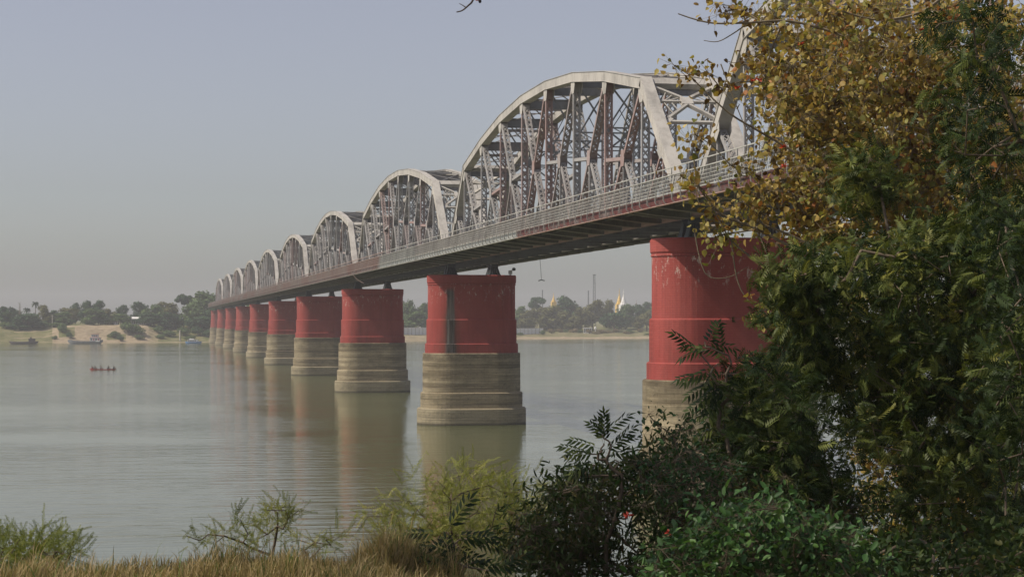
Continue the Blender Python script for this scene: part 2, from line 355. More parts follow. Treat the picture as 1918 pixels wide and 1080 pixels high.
# ------------------------------------------------------------------ bridge truss span
SPAN = 106.4; NP = 9; PL = SPAN/NP; XT = 2.7
BZ = 20.35
TZ = [None] + [EYE + h - .42 for h in (18.3, 20.3, 21.7, 22.4, 22.4, 21.7, 20.3, 18.3)] + [None]
def lattice(mb, p, q, W=.62, D=.30, trim0=.3, trim1=.3, batten=.7, step=.62):
    p = Vector(p); q = Vector(q); a = (q-p).normalized(); L = (q-p).length; p = p + a*trim0; q = q - a*trim1; L = (q-p).length
    X = Vector((1, 0, 0)); t = a.cross(X).normalized()
    for s in (-1, 1): # two rolled channels: web plus flanges
        o = X*(s*W/2); mb.bar(p+o, q+o, .035, D)
        for e in (-1, 1): mb.bar(p+o-X*(s*.05)+t*(e*D/2), q+o-X*(s*.05)+t*(e*D/2), .09, .022)
    for e in (-1, 1):
        o = t*(e*(D/2+.014))
        for b0, b1 in ((0, batten), (L-batten, L)): mb.bar(p+a*b0+o, p+a*b1+o, W, .018)
        k = max(2, round((L-2*batten)/step)); st = (L-2*batten)/k
        for i in range(k):
            s = 1 if i % 2 else -1
            mb.bar(p+a*(batten+i*st)+X*(s*(W/2-.05))+o, p+a*(batten+(i+1)*st)-X*(s*(W/2-.05))+o, .075, .016, tuple(a.cross(t)), False)
            s = -s; o2 = o + t*(e*.018)
            mb.bar(p+a*(batten+i*st)+X*(s*(W/2-.05))+o2, p+a*(batten+(i+1)*st)-X*(s*(W/2-.05))+o2, .075, .016, tuple(a.cross(t)), False)
def chordbox(mb, pts, w, d):
    X = Vector((1, 0, 0)); ring = []
    for i, p in enumerate(pts):
        p = Vector(p); 
        a0 = (p - Vector(pts[i-1])).normalized() if i else None; a1 = (Vector(pts[i+1]) - p).normalized() if i < len(pts)-1 else None
        a = ((a0 or a1) + (a1 or a0)).normalized(); t = X.cross(a); k = 1/max(.5, (t.dot(X.cross(a0 or a1))))
        t = t*k; ring.append([p - X*w/2 - t*d/2, p + X*w/2 - t*d/2, p + X*w/2 + t*d/2, p - X*w/2 + t*d/2])
        ring[-1] = (p, t)
    mb.loft([[p-X*w/2-t*d/2, p+X*w/2-t*d/2, p+X*w/2+t*d/2, p-X*w/2+t*d/2] for p, t in ring])
    mb.loft([[p-X*(w/2+.06)+t*(d/2+.003), p+X*(w/2+.06)+t*(d/2+.003), p+X*(w/2+.06)+t*(d/2+.035), p-X*(w/2+.06)+t*(d/2+.035)] for p, t in ring])
    mb.loft([[p-X*(w/2+.05)-t*(d/2+.03), p+X*(w/2+.05)-t*(d/2+.03), p+X*(w/2+.05)-t*(d/2+.003), p-X*(w/2+.05)-t*(d/2+.003)] for p, t in ring])
def gusset(mb, c, ly, lz, x, dy=0):
    for s in (-1, 1):
        xx = x + s*.355
        y, z = c; pr = [(-ly, -lz*.35), (-ly*.55, -lz), (ly*.55, -lz), (ly, -lz*.35), (ly, .3), (-ly, .3)]
        mb.loft([[(xx-.012, y+a, z+b) for a, b in pr], [(xx+.012, y+a, z+b) for a, b in pr]])
def make_span():
    root = empty('truss_span')
    def P(i, top): return (0, i*PL, TZ[i] if top else BZ)
    for sx in (-XT, XT):
        def at(p, dx=0): return (p[0]+sx+dx, p[1], p[2])
        tc = MB(); chordbox(tc, [at(P(i, 1)) for i in range(1, 9)], .80, .78)
        for i in range(1, 9):
            y, z = i*PL, TZ[i]-.42; gusset(tc, (y, z-.03), .75, 1.0, sx)
            for s in (-1, 1): tc.box(sx+s*.402-.008, sx+s*.402+.008, y-.03, y+.03, z+.06, z+.78)
        tc.build('top_chord', M['chord'], root)
        bc = MB()
        for s in (-1, 1): bc.box(sx+s*.33-.02, sx+s*.33+.02, -.3, SPAN+.3, BZ-.33, BZ+.33); bc.box(sx+s*.27-.05, sx+s*.27+.05, -.3, SPAN+.3, BZ-.352, BZ-.332); bc.box(sx+s*.27-.05, sx+s*.27+.05, -.3, SPAN+.3, BZ+.332, BZ+.352)
        for i in range(0, 180): y = i*.6; bc.box(sx-.22, sx+.22, y, y+.08, BZ-.35, BZ-.335)
        for i in range(1, 9): y = i*PL; bc.loft([[(sx+.36, y-.7, BZ+.3), (sx+.36, y+.7, BZ+.3), (sx+.36, y+.4, BZ+1.1), (sx+.36, y-.4, BZ+1.1)], [(sx+.385, y-.7, BZ+.3), (sx+.385, y+.7, BZ+.3), (sx+.385, y+.4, BZ+1.1), (sx+.385, y-.4, BZ+1.1)]]); bc.loft([[(sx-.385, y-.7, BZ+.3), (sx-.385, y+.7, BZ+.3), (sx-.385, y+.4, BZ+1.1), (sx-.385, y-.4, BZ+1.1)], [(sx-.36, y-.7, BZ+.3), (sx-.36, y+.7, BZ+.3), (sx-.36, y+.4, BZ+1.1), (sx-.36, y-.4, BZ+1.1)]])
        bc.build('bottom_chord', M['steel'], root)
        for e in (0, 9):
            ep = MB(); i1 = 1 if e == 0 else 8; a, b = at(P(e, 0)), at(P(i1, 1)); va = Vector(a); vb = Vector(b)
            ax = (vb-va).normalized(); chordbox(ep, [va - ax*.2, va + ax*(vb-va).length*.5, vb + ax*.25] if e == 0 else [vb + ax*.25, va + ax*(vb-va).length*.5, va - ax*.2], .80, .76)
            mid = (va+vb)/2
            tt = ax.cross(Vector((1, 0, 0)))*(1 if e == 0 else -1)
            for s in (-1, 1):
                pr = [(-.9, -.3), (-.45, -.95), (.5, -.95), (.95, -.3)]
                ep.loft([[mid + Vector((s*.413-.012, 0, 0)) + ax*u + (-tt if tt.z > 0 else tt)*(-v) for u, v in pr], [mid + Vector((s*.413+.012, 0, 0)) + ax*u + (-tt if tt.z > 0 else tt)*(-v) for u, v in pr]])
            ep.build('end_post', M['chord'], root)
        for i in range(1, 9):
            v = MB(); lattice(v, at(P(i, 0)), at(P(i, 1)), .62, .34 if i not in (1, 8) else .26, .3, .4, .9); v.build('vertical_post', M['steel'], root)
        def diag(i, j):  # top node i down to bottom node j
            t_ = Vector(at(P(i, 1))); b_ = Vector(at(P(j, 0))); mid = (t_+b_)/2
            d = MB(); lattice(d, t_, mid, .60, .30, .8, 0, .6); lattice(d, mid, b_, .60, .26, 0, .3, .5)
            for s in (-1, 1):
                pr = [(-.45, -.6), (.45, -.6), (.62, 0), (.4, .7), (-.4, .7), (-.62, 0)]
                d.loft([[(mid.x+s*.33-.012, mid.y+u, mid.z+v) for u, v in pr], [(mid.x+s*.33+.012, mid.y+u, mid.z+v) for u, v in pr]])
            d.build('diagonal_brace', M['steel'], root); return mid
        def sub(i, j, mid, strut=True):  # i = outer node, j = centre-side node
            d = MB(); lattice(d, mid, at(P(i, 0)), .5, .2, .2, .3, .3, .55); lattice(d, mid, (mid.x, mid.y, BZ), .5, .2, .2, .3, .3, .55); d.build('sub_hanger', M['steel'], root)
            if strut:
                d = MB(); lattice(d, mid, (mid.x, j*PL, mid.z + (.35 if True else 0)), .52, .26, .3, .1, .25, .5); d.build('sub_strut', M['steel'], root)
        for i, j in ((1, 2), (2, 3), (3, 4)): sub(i, j, diag(i, j))
        for i, j in ((8, 7), (7, 6), (6, 5)): sub(i, j, diag(i, j))
        m1 = diag(4, 5)
        d = MB(); b_ = Vector(at(P(4, 0))); t_ = Vector(at(P(5, 1)))
        lattice(d, t_, m1, .58, .28, .8, .3, .6); lattice(d, m1, b_, .58, .24, .3, .3, .5); d.build('diagonal_brace', M['steel'], root)
        for e, i1 in ((0, 1), (9, 8)):
            mid = (Vector(at(P(e, 0))) + Vector(at(P(i1, 1))))/2
            d = MB(); lattice(d, mid, at(P(i1, 0)), .5, .22, .5, .3, .3, .55); lattice(d, mid, (mid.x, mid.y, BZ), .5, .2, .45, .3, .3, .55); d.build('sub_hanger', M['steel'], root)
    # portals in the plane of the end posts
    for e, i1 in ((0, 1), (9, 8)):
        a = Vector((0, e*PL, BZ)); b = Vector((0, i1*PL, TZ[i1])); ax = (a-b).normalized(); X = Vector((1, 0, 0)); L = XT-.42
        pm = MB(); pm.bar(b-X*L, b+X*L, .5, .75, tuple(ax.cross(X)))
        c1 = b + ax*2.4; c2 = b + ax*5.0
        for s in (-1, 1):
            pm.bar(b + X*s*L + ax*.5, c1 - ax*.25, .3, .2, tuple(ax.cross(X))); pm.bar(c1 + ax*.3, c2 + X*s*L, .3, .2, tuple(ax.cross(X)))
            pm.bar(c2 + X*s*L + ax*.3, c2 + X*s*(L-.55) - ax*.4, .3, .5, tuple(ax.cross(X)))
            for k in range(1, 5):
                f = k/5; u = b + ax*.5 + (c1-b-ax*.75)*f; pm.bar(b + X*s*L*(1-f) + ax*(.5+1.65*f), b + X*s*L*(1-f*.4) + ax*2.3, .06, .06)
                pm.bar(c1 + (c2-c1)*f*.9 + X*s*L*f, c1 + ax*.1 + X*s*L*min(1, f*1.3), .06, .06)
        pm.bar(c1-X*.45, c1+X*.45, .34, .8, tuple(ax.cross(X)))
        pm.bar(c1-X*L, c1+X*L, .24, .14, tuple(ax.cross(X))); pm.bar(c2-X*L, c2+X*L, .26, .18, tuple(ax.cross(X)))
        pm.build('portal_frame', M['chord'], root)
    for i in range(1, 9):
        sw = MB(); y, z = i*PL, TZ[i]; L = XT-.34; lo = 1.6 if i in (1, 8) else min(5.2, 3.4 + (z-31)*.45)
        sw.box(-L, L, y-.012, y+.012, z-.85, z+.05); sw.box(-L, L, y-.14, y+.14, z-.9, z-.852); sw.box(-L, L, y-.14, y+.14, z+.052, z+.09)
        if i not in (1, 8):
            for s in (-1, 1):
                sw.bar((s*L, y, z-.95), (0, y, z-lo+.3), .14, .12); sw.bar((0, y, z-lo+.3), (s*L, y, z-lo-1.5), .14, .12); sw.bar((s*L*.5, y+.1, z-.95-(lo-1.25)*.5), (s*L, y+.1, z-lo), .07, .07)
                sw.bar((s*L*.5, y-.1, z-lo-.6), (s*L, y-.1, z-lo), .07, .07)
            sw.box(-.4, .4, y-.07, y+.07, z-lo-.1, z-lo+.6)
            sw.box(-L, L, y-.12, y+.12, z-lo-.06, z-lo+.06); sw.box(-L, L, y-.1, y+.1, z-lo-1.6, z-lo-1.5)
        sw.build('sway_frame', M['sway'], root)
    tl = MB()
    for i in range(1, 8):
        y0, y1, z0, z1 = i*PL, (i+1)*PL, TZ[i], TZ[i+1]; L = XT-.42; ym, zm = (y0+y1)/2, (z0+z1)/2
        for s in (-1, 1):
            for dz in (-.3, .22): tl.bar((s*L, y0+.2, z0+dz), (-s*L, y1-.2, z1+dz+s*.02), .1, .07)
        tl.bar((-L, ym, zm+.1), (L, ym, zm+.1), .16, .3, (0, 1, 0))
        for q in (.25, .75):
            yy, zz = y0+(y1-y0)*q, z0+(z1-z0)*q; tl.bar((-L, yy, zz+.15), (L, yy, zz+.15), .08, .1, (0, 1, 0))
    tl.build('top_lateral_bracing', M['sway'], root)
    # floor
    nb = 18; sp = SPAN/nb
    for k in range(nb+1):
        y = k*sp; fb = MB(); L = XT-.36; fb.box(-L, L, y-.015, y+.015, BZ-.45, BZ+.35); fb.box(-L, L, y-.15, y+.15, BZ-.48, BZ-.452); fb.box(-L, L, y-.15, y+.15, BZ+.352, BZ+.38)
        fb.build('floor_beam', M['dark'], root)
    for s in (-1, 1):
        for k in range(nb+1):
            y = k*sp; br = MB(); n = 8; xi, xo = XT+.36, 7.0; prb, prt = [], []
            for j in range(n+1):
                f = j/n; x = xi + (xo-xi)*f; zb = BZ-.44 + .37*(f**1.6) ; prb.append((x, zb)); prt.append((x, BZ+.22))
            pf = prb + prt[::-1]
            if s > 0: br.loft([[(x, y-.012, z) for x, z in pf], [(x, y+.012, z) for x, z in pf]])
            else: br.loft([[(-x, y+.012, z) for x, z in pf], [(-x, y-.012, z) for x, z in pf]])
            bf = MB()
            for j in range(n): (xa, za), (xb, zb) = prb[j], prb[j+1]; bf.bar((s*xa, y, za-.035), (s*xb, y, zb-.035), .22, .07, (0, 1, 0))
            for j in (2, 4, 6): br.box(min(s*(prb[j][0]-.03), s*(prb[j][0]+.03)), max(s*(prb[j][0]-.03), s*(prb[j][0]+.03)), y-.1, y+.1, prb[j][1], BZ+.21)
            bo_ = br.build('bracket', M['dark'], root); bf.build('bracket_flange', M['edge'], bo_)
        rd = MB(); a, b = sorted((s*(XT+.75), s*6.85)); rd.box(a, b, -.75, SPAN+.75, BZ+.235, BZ+.40); rd.build('road_slab', M['asphalt'], root)
        sg = MB()
        for xx in (3.4, 4.6, 5.8): sg.box(s*xx-.06, s*xx+.06, -.6, SPAN+.6, BZ-.02, BZ+.225)
        sg.build('road_stringer', M['dark'], root)
        fa = MB(); a, b = sorted((s*6.93, s*6.96)); fa.box(a, b, -.75, SPAN+.75, BZ-.045, BZ+.55); fa.build('fascia_plate', M['fascia'], root)
        fl = MB(); a, b = sorted((s*6.88, s*7.16)); fl.box(a, b, -.75, SPAN+.75, BZ-.09, BZ-.047)
        fl.build('edge_flange', M['flange'], root)
        rl = MB(); npst = 53; zt = BZ+1.70; zb = BZ+.56
        for k in range(npst+1):
            y = k*SPAN/npst; pts = [(s*6.98, y, zt), (s*7.16, y, zb+.05)]
            for j in range(1, 6): t = math.pi/2*j/5; pts.append((s*(6.98+.2*math.cos(t)), y, zb - .30 - .30*math.sin(t)+.05))
            for j in range(len(pts)-1): rl.bar(pts[j], pts[j+1], .05, .075, (0, 1, 0))
        rl.bar((s*6.98, -.75, zt+.03), (s*6.98, SPAN+.75, zt+.03), .12, .07); rl.bar((s*7.12, -.75, zb+.02), (s*7.12, SPAN+.75, zb+.02), .06, .06)
        for f in (.2, .4, .6, .8): z = zb + (zt-zb)*f; rl.bar((s*(7.13-.15*f), -.75, z), (s*(7.13-.15*f), SPAN+.75, z), .03, .035, (1, 0, 0), False)
        nv = 318
        for k in range(nv): y = (k+.5)*SPAN/nv; rl.bar((s*6.97, y, zt), (s*7.12, y, zb), .028, .04, (0, 1, 0), False)
        rl.build('railing', M['rail'], root)
        hr = MB(); hr.bar((s*6.35, -.75, BZ+2.40), (s*6.35, SPAN+.75, BZ+2.40), .07, .07)
        for k in range(53): y = (k+.5)*SPAN/53; hr.box(s*6.35-.03, s*6.35+.03, y-.03, y+.03, BZ+.40, BZ+2.37)
        hr.build('handrail', M['rail'], root)
    tr = MB()
    for xx in (-.95, .95): tr.box(xx-.15, xx+.15, -.7, SPAN+.7, BZ+.40, BZ+.62)
    for k in range(150): y = (k+.5)*SPAN/150; tr.box(-1.35, 1.35, y-.11, y+.11, BZ+.625, BZ+.78)
    for xx in (-.53, .53): tr.box(xx-.035, xx+.035, -.7, SPAN+.7, BZ+.785, BZ+.93)
    tr.build('rail_track', M['sleeper'], root)
    bl = MB()
    for k in range(9):
        y0, y1 = k*PL+.2, (k+1)*PL-.2
        bl.bar((-XT+.4, y0, BZ-.25), (XT-.4, y1, BZ-.25), .12, .1); bl.bar((XT-.4, y0, BZ-.13), (-XT+.4, y1, BZ-.13), .12, .1)
    bl.build('bottom_lateral_bracing', M['dark'], root)
    return root
base_span = None
for k in range(0, 10):
    s_ = make_span() if k == 0 else copy_tree(base_span)
    if k == 0: base_span = s_
    s_.location = (CX, pier_y(k) + .8, 0)
    lab = {0: 'nearest grey steel truss span, mostly hidden behind the golden leaves at the top right',
           1: 'largest fully visible arched steel truss span, landing on the nearest red pier',
           2: 'arched steel truss span just left of the largest one, pinkish rust on its posts',
           9: 'farthest and smallest arched truss span, ending at the trees of the far bank'}.get(
           k, 'arched truss span, %s from the near end, between the %s and %s' % (ordn[k+1], ordn[k], ordn[k+2]))
    tag(s_, lab, 'bridge span', 'arched steel truss spans of the bridge')

# things hanging from and standing on the bridge
m = MB(); p = wpt(1010, 488, 205); q = wpt(1014, 524, 205)
m.tube([tuple(p + np.array((0, 0, 1.2))), tuple((p+q)/2 + np.array((.06, 0, 0))), tuple(q)], .025, 5)
m.tube([tuple(q + np.array((-.32, 0, -.10))), tuple(q), tuple(q + np.array((.36, 0, -.08)))], .05, 5)
tag(m.build('hanging_rope', M['bearing']), 'thin rope with a small crossbar hanging below the bridge, over the far trees', 'rope')
m = MB(); pts = [wpt(655 + 26*f, 505 + 25*f + 5*math.sin(f*3.14), 290) for f in (0, .25, .5, .75, 1)]; m.tube([tuple(p) for p in pts], .06, 5)
tag(m.build('loose_cable', M['rail']), 'pale loose cable sagging from the bridge edge beside a far pier', 'cable')
lx, ly = 44.1, pier_y(2)-1.2
lt = empty('signal_lamp', (lx, ly, 18.5)); m = MB(); m.box(-.12, .12, -.12, .12, 0, .1); m.tube([(0,0,.1), (0,0,.55)], .05, 6); m.box(-.22, .22, -.16, .16, .15, .6); m.build('lamp_post', simple('white_paint', (.75,.75,.72)), lt)
m = MB(); m.lathe([(.02, 0), (.2, .06), (.24, .22), (.2, .36), (.03, .42)], (.45, 0, .55), 12); m.bar((0, 0, .6), (.45, 0, .7), .05, .05); m.build('lamp_head', M['bearing'], lt)
tag(lt, 'small white signal lamp with round black head on the stained pier top', 'lamp')

# ------------------------------------------------------------------ far bank: trees
def leafquads(P, Nn, size, jit=.6):
    """leaf-clump quads at P facing roughly Nn"""
    n = len(P); Nn = Nn + rng.normal(0, jit, (n, 3)); Nn /= np.linalg.norm(Nn, axis=1)[:, None]
    U = np.cross(Nn, rng.normal(0, 1, (n, 3))); U /= np.linalg.norm(U, axis=1)[:, None]; Wv = np.cross(Nn, U)
    s = size*rng.uniform(.6, 1.3, (n, 1))
    V = np.stack([P-U*s*.5, P+Wv*s*.32+Nn*s*.1, P+U*s*.5, P-Wv*s*.32-Nn*s*.05], 1).reshape(-1, 3)
    return V, np.arange(4*n).reshape(n, 4)
def crown_np(seed, kind):
    g = np.random.default_rng(seed); P = []; Nn = []
    nb = {'round': 20, 'flat': 14, 'tall': 16, 'dome': 22}[kind]
    for b in range(nb):
        a = g.uniform(0, 6.28)
        if kind == 'flat': r = g.uniform(.05, .36); c = np.array((r*math.cos(a), r*math.sin(a), g.uniform(.62, .86))); br = g.uniform(.10, .17); fl = .55
        elif kind == 'tall': r = g.uniform(0, .20); zz = g.uniform(.2, .88); c = np.array((r*math.cos(a)*(1.25-zz), r*math.sin(a)*(1.25-zz), zz)); br = g.uniform(.10, .18); fl = 1.1
        elif kind == 'dome': zz = g.uniform(.25, .80); r = .36*math.sqrt(max(0, 1-((zz-.25)/.62)**2))*g.uniform(.5, 1); c = np.array((r*math.cos(a), r*math.sin(a), zz)); br = g.uniform(.12, .18); fl = .85
        else: zz = g.uniform(.12, .84); r = .40*math.sin(math.pi*min(.9, zz*.95+.12))*g.uniform(.3, 1); c = np.array((r*math.cos(a), r*math.sin(a), zz)); br = g.uniform(.11, .19); fl = .9
        k = 130; d = g.normal(0, 1, (k, 3)); d /= np.linalg.norm(d, axis=1)[:, None]; rr = br*g.uniform(.55, 1.08, (k, 1))
        P.append(c + d*rr*np.array((1, 1, fl))); Nn.append(d)
    P = np.concatenate(P); Nn = np.concatenate(Nn); V, Fc = leafquads(P, Nn, .075, .45); return V, Fc
tmpl = {}
def far_tree(px, topy, wpx, mat, kind, d, label, group='trees on the far bank', zb=None, name='leafy_tree'):
    b = bank_pt(px, d); Z = b[0]*math.sin(TH)+b[1]*math.cos(TH)
    h = (EYE - (topy-HY)/F*Z) - b[2]; w = wpx/F*Z
    key = (kind, mat, random.randint(0, 1))
    if key not in tmpl:
        V, Fc = crown_np(hash((kind, key[2])) % 1000 if False else {'round': 3, 'flat': 7, 'tall': 12, 'dome': 21}[kind]+key[2]*50, kind)
        r = empty(name); npmesh('crown', V, Fc, M[mat], r, tint=rng.uniform(0, 1, len(Fc)))
        t = MB(); t.tube([(0,0,-.03), (.01,0,.2), (0,.01,.5), (.01,0,.72)], [.026, .020, .014, .006], 6)
        for a in range(5): t.tube([(0,0,.18+.05*a), (.1*math.cos(a*2.4), .1*math.sin(a*2.4), .33+.06*a), (.22*math.cos(a*2.4), .22*math.sin(a*2.4), .5+.05*a)], [.011, .008, .004], 5)
        t.build('trunk', M['bark'], r); tmpl[key] = r; o = r
    else: o = copy_tree(tmpl[key])
    o.location = tuple(b); o.rotation_euler = (0, 0, random.uniform(0, 6.28)); sx = w/.78; o.scale = (sx, sx, h/.98)
    tag(o, label, 'tree', group); return o
FT = [  # left bank
 (9,571,34,'far0','round',60,'dark green tree at the very left end of the far bank'),
 (26,577,30,'far0','round',90,None), (52,584,60,'far0','dome',46,'broad low dark tree on the far bank above the dark barge'),
 (82,570,34,'far1','round',60,'olive tree right of the palm on the far bank'), (100,580,30,'far0','round',75,None), (128,574,50,'far1','dome',100,None),
 (141,564,26,'far0','round',130,'slim dark treetop standing behind the olive trees on the far bank'), (118,583,44,'far2','round',60,None),
 (166,560,36,'far0','round',55,'tall dark two-topped tree above the sand bluff, its left half'), (185,561,32,'far0','round',60,'tall dark two-topped tree above the sand bluff, its right half'),
 (176,576,56,'far2','round',50,None), (203,576,40,'far1','round',70,None), (229,570,34,'far0','round',70,'dark tree behind the small white house on the left bank'), (226,586,40,'far2','dome',50,None),
 (262,564,46,'far0','round',75,'rounded dark tree above the white roofs on the left bank'), (288,567,44,'far2','round',60,None), (313,562,48,'far1','dome',75,'olive domed tree left of the tallest far tree'),
 (282,585,60,'far0','dome',48,None), (318,584,54,'far0','round',46,None), (345,546,34,'far0','flat',70,'flat-topped tree with a dark crown jutting left of the tallest far tree'),
 (383,541,76,'far2','round',62,'tallest pale green tree of the far bank, beside the far end of the bridge'), (360,562,50,'far2','dome',50,None), (395,575,50,'far0','round',45,None), (375,590,60,'far0','dome',38,None),
 (420,560,60,'far0','round',90,None),(470,560,60,'far2','round',100,None),(535,566,60,'far0','round',110,None),(610,562,60,'far2','round',110,None),(640,566,50,'far0','round',110,None),
 # between the piers
 (752,560,30,'far2','round',120,None), (768,558,34,'far2','round',110,'green tree rising above the white wall left of the stained pier'), (788,561,34,'far2','dome',100,None), (806,564,34,'far0','round',100,None), (775,578,60,'far2','dome',86,None),
 (860,560,60,'far2','round',110,None),(920,562,60,'far2','round',110,None),
 (975,572,34,'far2','round',110,None), (1006,552,34,'far0','flat',230,'flat-topped dark tree left of the gold spire, on the right part of the far bank'), (988,580,40,'far1','round',100,None),
 (1012,570,50,'far1','dome',130,None), (1036,569,60,'far1','round',105,'wide olive-brown tree below the gold spire'), (1067,547,54,'far0','dome',170,'dark domed tree right of the gold spire'), (1060,580,50,'far1','round',90,None),
 (1110,555,52,'far1','dome',110,'broad brownish tree below the lattice mast'), (1088,575,34,'far1','round',100,None), (1141,560,34,'far1','round',130,None), (1150,582,54,'far0','dome',80,'low dark rounded tree right of the small white pavilion'),
 (1172,566,46,'far2','round',120,'green tree at the foot of the white stupa'), (1196,567,46,'far0','round',130,None), (1212,574,50,'far1','dome',90,None), (1215,562,40,'far0','round',240,None),
 (1245,568,60,'far2','round',120,None), (1300,565,70,'far0','round',120,None), (1360,566,80,'far1','round',110,None), (1430,565,80,'far2','round',110,None), (1510,565,90,'far0','round',110,None), (1600,566,90,'far2','round',110,None), (1700,564,90,'far1','round',110,None), (1800,566,90,'far0','round',110,None), (1900,566,90,'far2','round',110,None)]
kinds = {'far0': 'dark green', 'far1': 'olive-brown', 'far2': 'mid green'}
for px, ty, wp, mt, kd, d, lab in FT:
    if lab is None:
        where = 'left of the bridge' if px < 400 else ('between the red piers' if px < 1230 else 'behind the right-hand foliage')
        lab = '%s leafy tree in the far tree line, %s' % (kinds[mt], where); grp = lab
        grp = '%s far-bank trees %s' % (kinds[mt], where)
    else: grp = 'trees on the far bank'
    far_tree(px, ty, wp, mt, kd, d, lab, grp)
# low bushes and scrub
def far_bush(px, d, wpx, hm, mat, label, group):
    b = bank_pt(px, d, -.3); Z = b[0]*math.sin(TH)+b[1]*math.cos(TH); w = wpx/F*Z
    key = ('bush', mat)
    if key not in tmpl:
        g = np.random.default_rng(5); P = []; Nn = []
        for q in range(9):
            c = np.array((g.uniform(-.3, .3), g.uniform(-.3, .3), g.uniform(.25, .6))); dd = g.normal(0, 1, (90, 3)); dd /= np.linalg.norm(dd, axis=1)[:, None]
            P.append(c + dd*.26*g.uniform(.6, 1.05, (90, 1))); Nn.append(dd)
        V, Fc = leafquads(np.concatenate(P), np.concatenate(Nn), .12, .4); r = empty('bush')
        npmesh('foliage', V, Fc, M[mat], r, tint=rng.uniform(0, 1, len(Fc)))
        t = MB(); 
        for a in range(5): t.tube([(0, 0, 0), (.2*math.cos(a*1.3), .2*math.sin(a*1.3), .5)], [.03, .01], 5)
        t.build('stem', M['bark'], r); tmpl[key] = r; o = r
    else: o = copy_tree(tmpl[key])
    o.location = tuple(b); o.rotation_euler = (0, 0, random.uniform(0, 6.28)); o.scale = (w, w, hm/.8); tag(o, label, 'bush', group)
for px, d, wp, hm, mt, lab in [(117,22,22,5,'far2','dark bush at the left edge of the bare sand bluff'), (131,12,14,4,'far0','dark bush by the bow of the grey cargo boat'), (102,12,12,2.5,'far2','small bush at the foot of the sand bluff, left of the cargo boat'),
    (212,14,24,4,'far2','round green bush low on the sand bluff'), (226,6,14,4,'far0','dark bush at the water right of the cargo boat'), (240,20,34,6,'far2','large light green bush at the right end of the sand bluff'), (258,18,30,6,'far2',None), (262,10,20,3,'far2',None),
    (297,26,22,4,'far2',None), (318,22,30,4,'far2',None), (345,26,30,5,'far2',None), (372,26,26,6,'far0','dark bush beside the last bridge pier'), (392,20,26,5,'far0',None), (300,14,20,2.5,'far2',None), (355,12,24,2.5,'far2',None),
    (40,46,60,4,'far0',None), (75,50,40,3.5,'far2',None), (100,48,40,3,'far2',None), (12,48,30,4,'far2',None)]:
    far_bush(px, d, wp, hm, mt, lab or 'green bush among the scrub on the left far bank', 'bushes on the left far bank')
for i in range(34):
    px = 975 + i*14 + random.uniform(-5, 5) ; far_bush(px, random.uniform(38, 75), random.uniform(10, 22), random.uniform(1.8, 4), 'far3' if random.random() < .45 else 'far2',
        'low scrub bush on the flat shore below the right-hand far trees', 'scrub bushes on the right far shore')
def palm(px, topy, d, label):
    b = bank_pt(px, d); Z = b[0]*math.sin(TH)+b[1]*math.cos(TH); h = (EYE-(topy-HY)/F*Z)-b[2]
    r = empty('palm_tree', tuple(b)); t = MB(); t.tube([(0,0,-.3), (.2,0,h*.5), (0,0,h-2)], [.28, .22, .18], 7); t.build('trunk', M['bark'], r)
    m = MB()
    for a in range(26):
        az = a*2.4; el = random.uniform(-.5, 1.1); L = random.uniform(2.6, 3.6); pr = None
        for j in range(7):
            f = j/6; rr = L*f*math.cos(el)*(1-.15*f); z = h-2+L*f*math.sin(el)-1.8*f*f; p = Vector((rr*math.cos(az), rr*math.sin(az), z))
            if pr is not None:
                sd = Vector((-math.sin(az), math.cos(az), 0)); dr = Vector((0, 0, -.35))
                for s in (-1, 1): m.add([pr, p, p+sd*s*.55*(1-f*.6)+dr, pr+sd*s*.55*(1-f*.6)+dr], [(0, 1, 2, 3)])
            pr = p
    o = m.build('crown', M['far0'], r); tag(r, label, 'palm tree', 'palms on the far bank')
palm(66, 561, 80, 'tall palm rising above the tree line on the left far bank'); palm(21, 571, 80, 'shorter palm near the left end of the far bank'); palm(50, 573, 85, 'small palm just left of the tallest palm'); 
# bare tree
b = bank_pt(37, 80); r_ = empty('bare_tree', tuple(b)); t = MB(); t.tube([(0,0,0), (.3,0,7), (0,0,13.5)], [.3, .2, .05], 6); tw = MB()
for k in range(40):
    z = 4+k*.24; a = k*2.4; L = random.uniform(1, 3.4)*(1-z/20); tw.tube([(0, 0, z), (L*.5*math.cos(a), L*.5*math.sin(a), z+.5*L), (L*math.cos(a), L*math.sin(a), z+1.1*L)], [.09, .06, .03], 4)
t.build('trunk', M['palebark'], r_); tw.build('branches', M['palebark'], r_); tag(r_, 'thin bare pinkish tree beside the palms on the left far bank', 'tree')

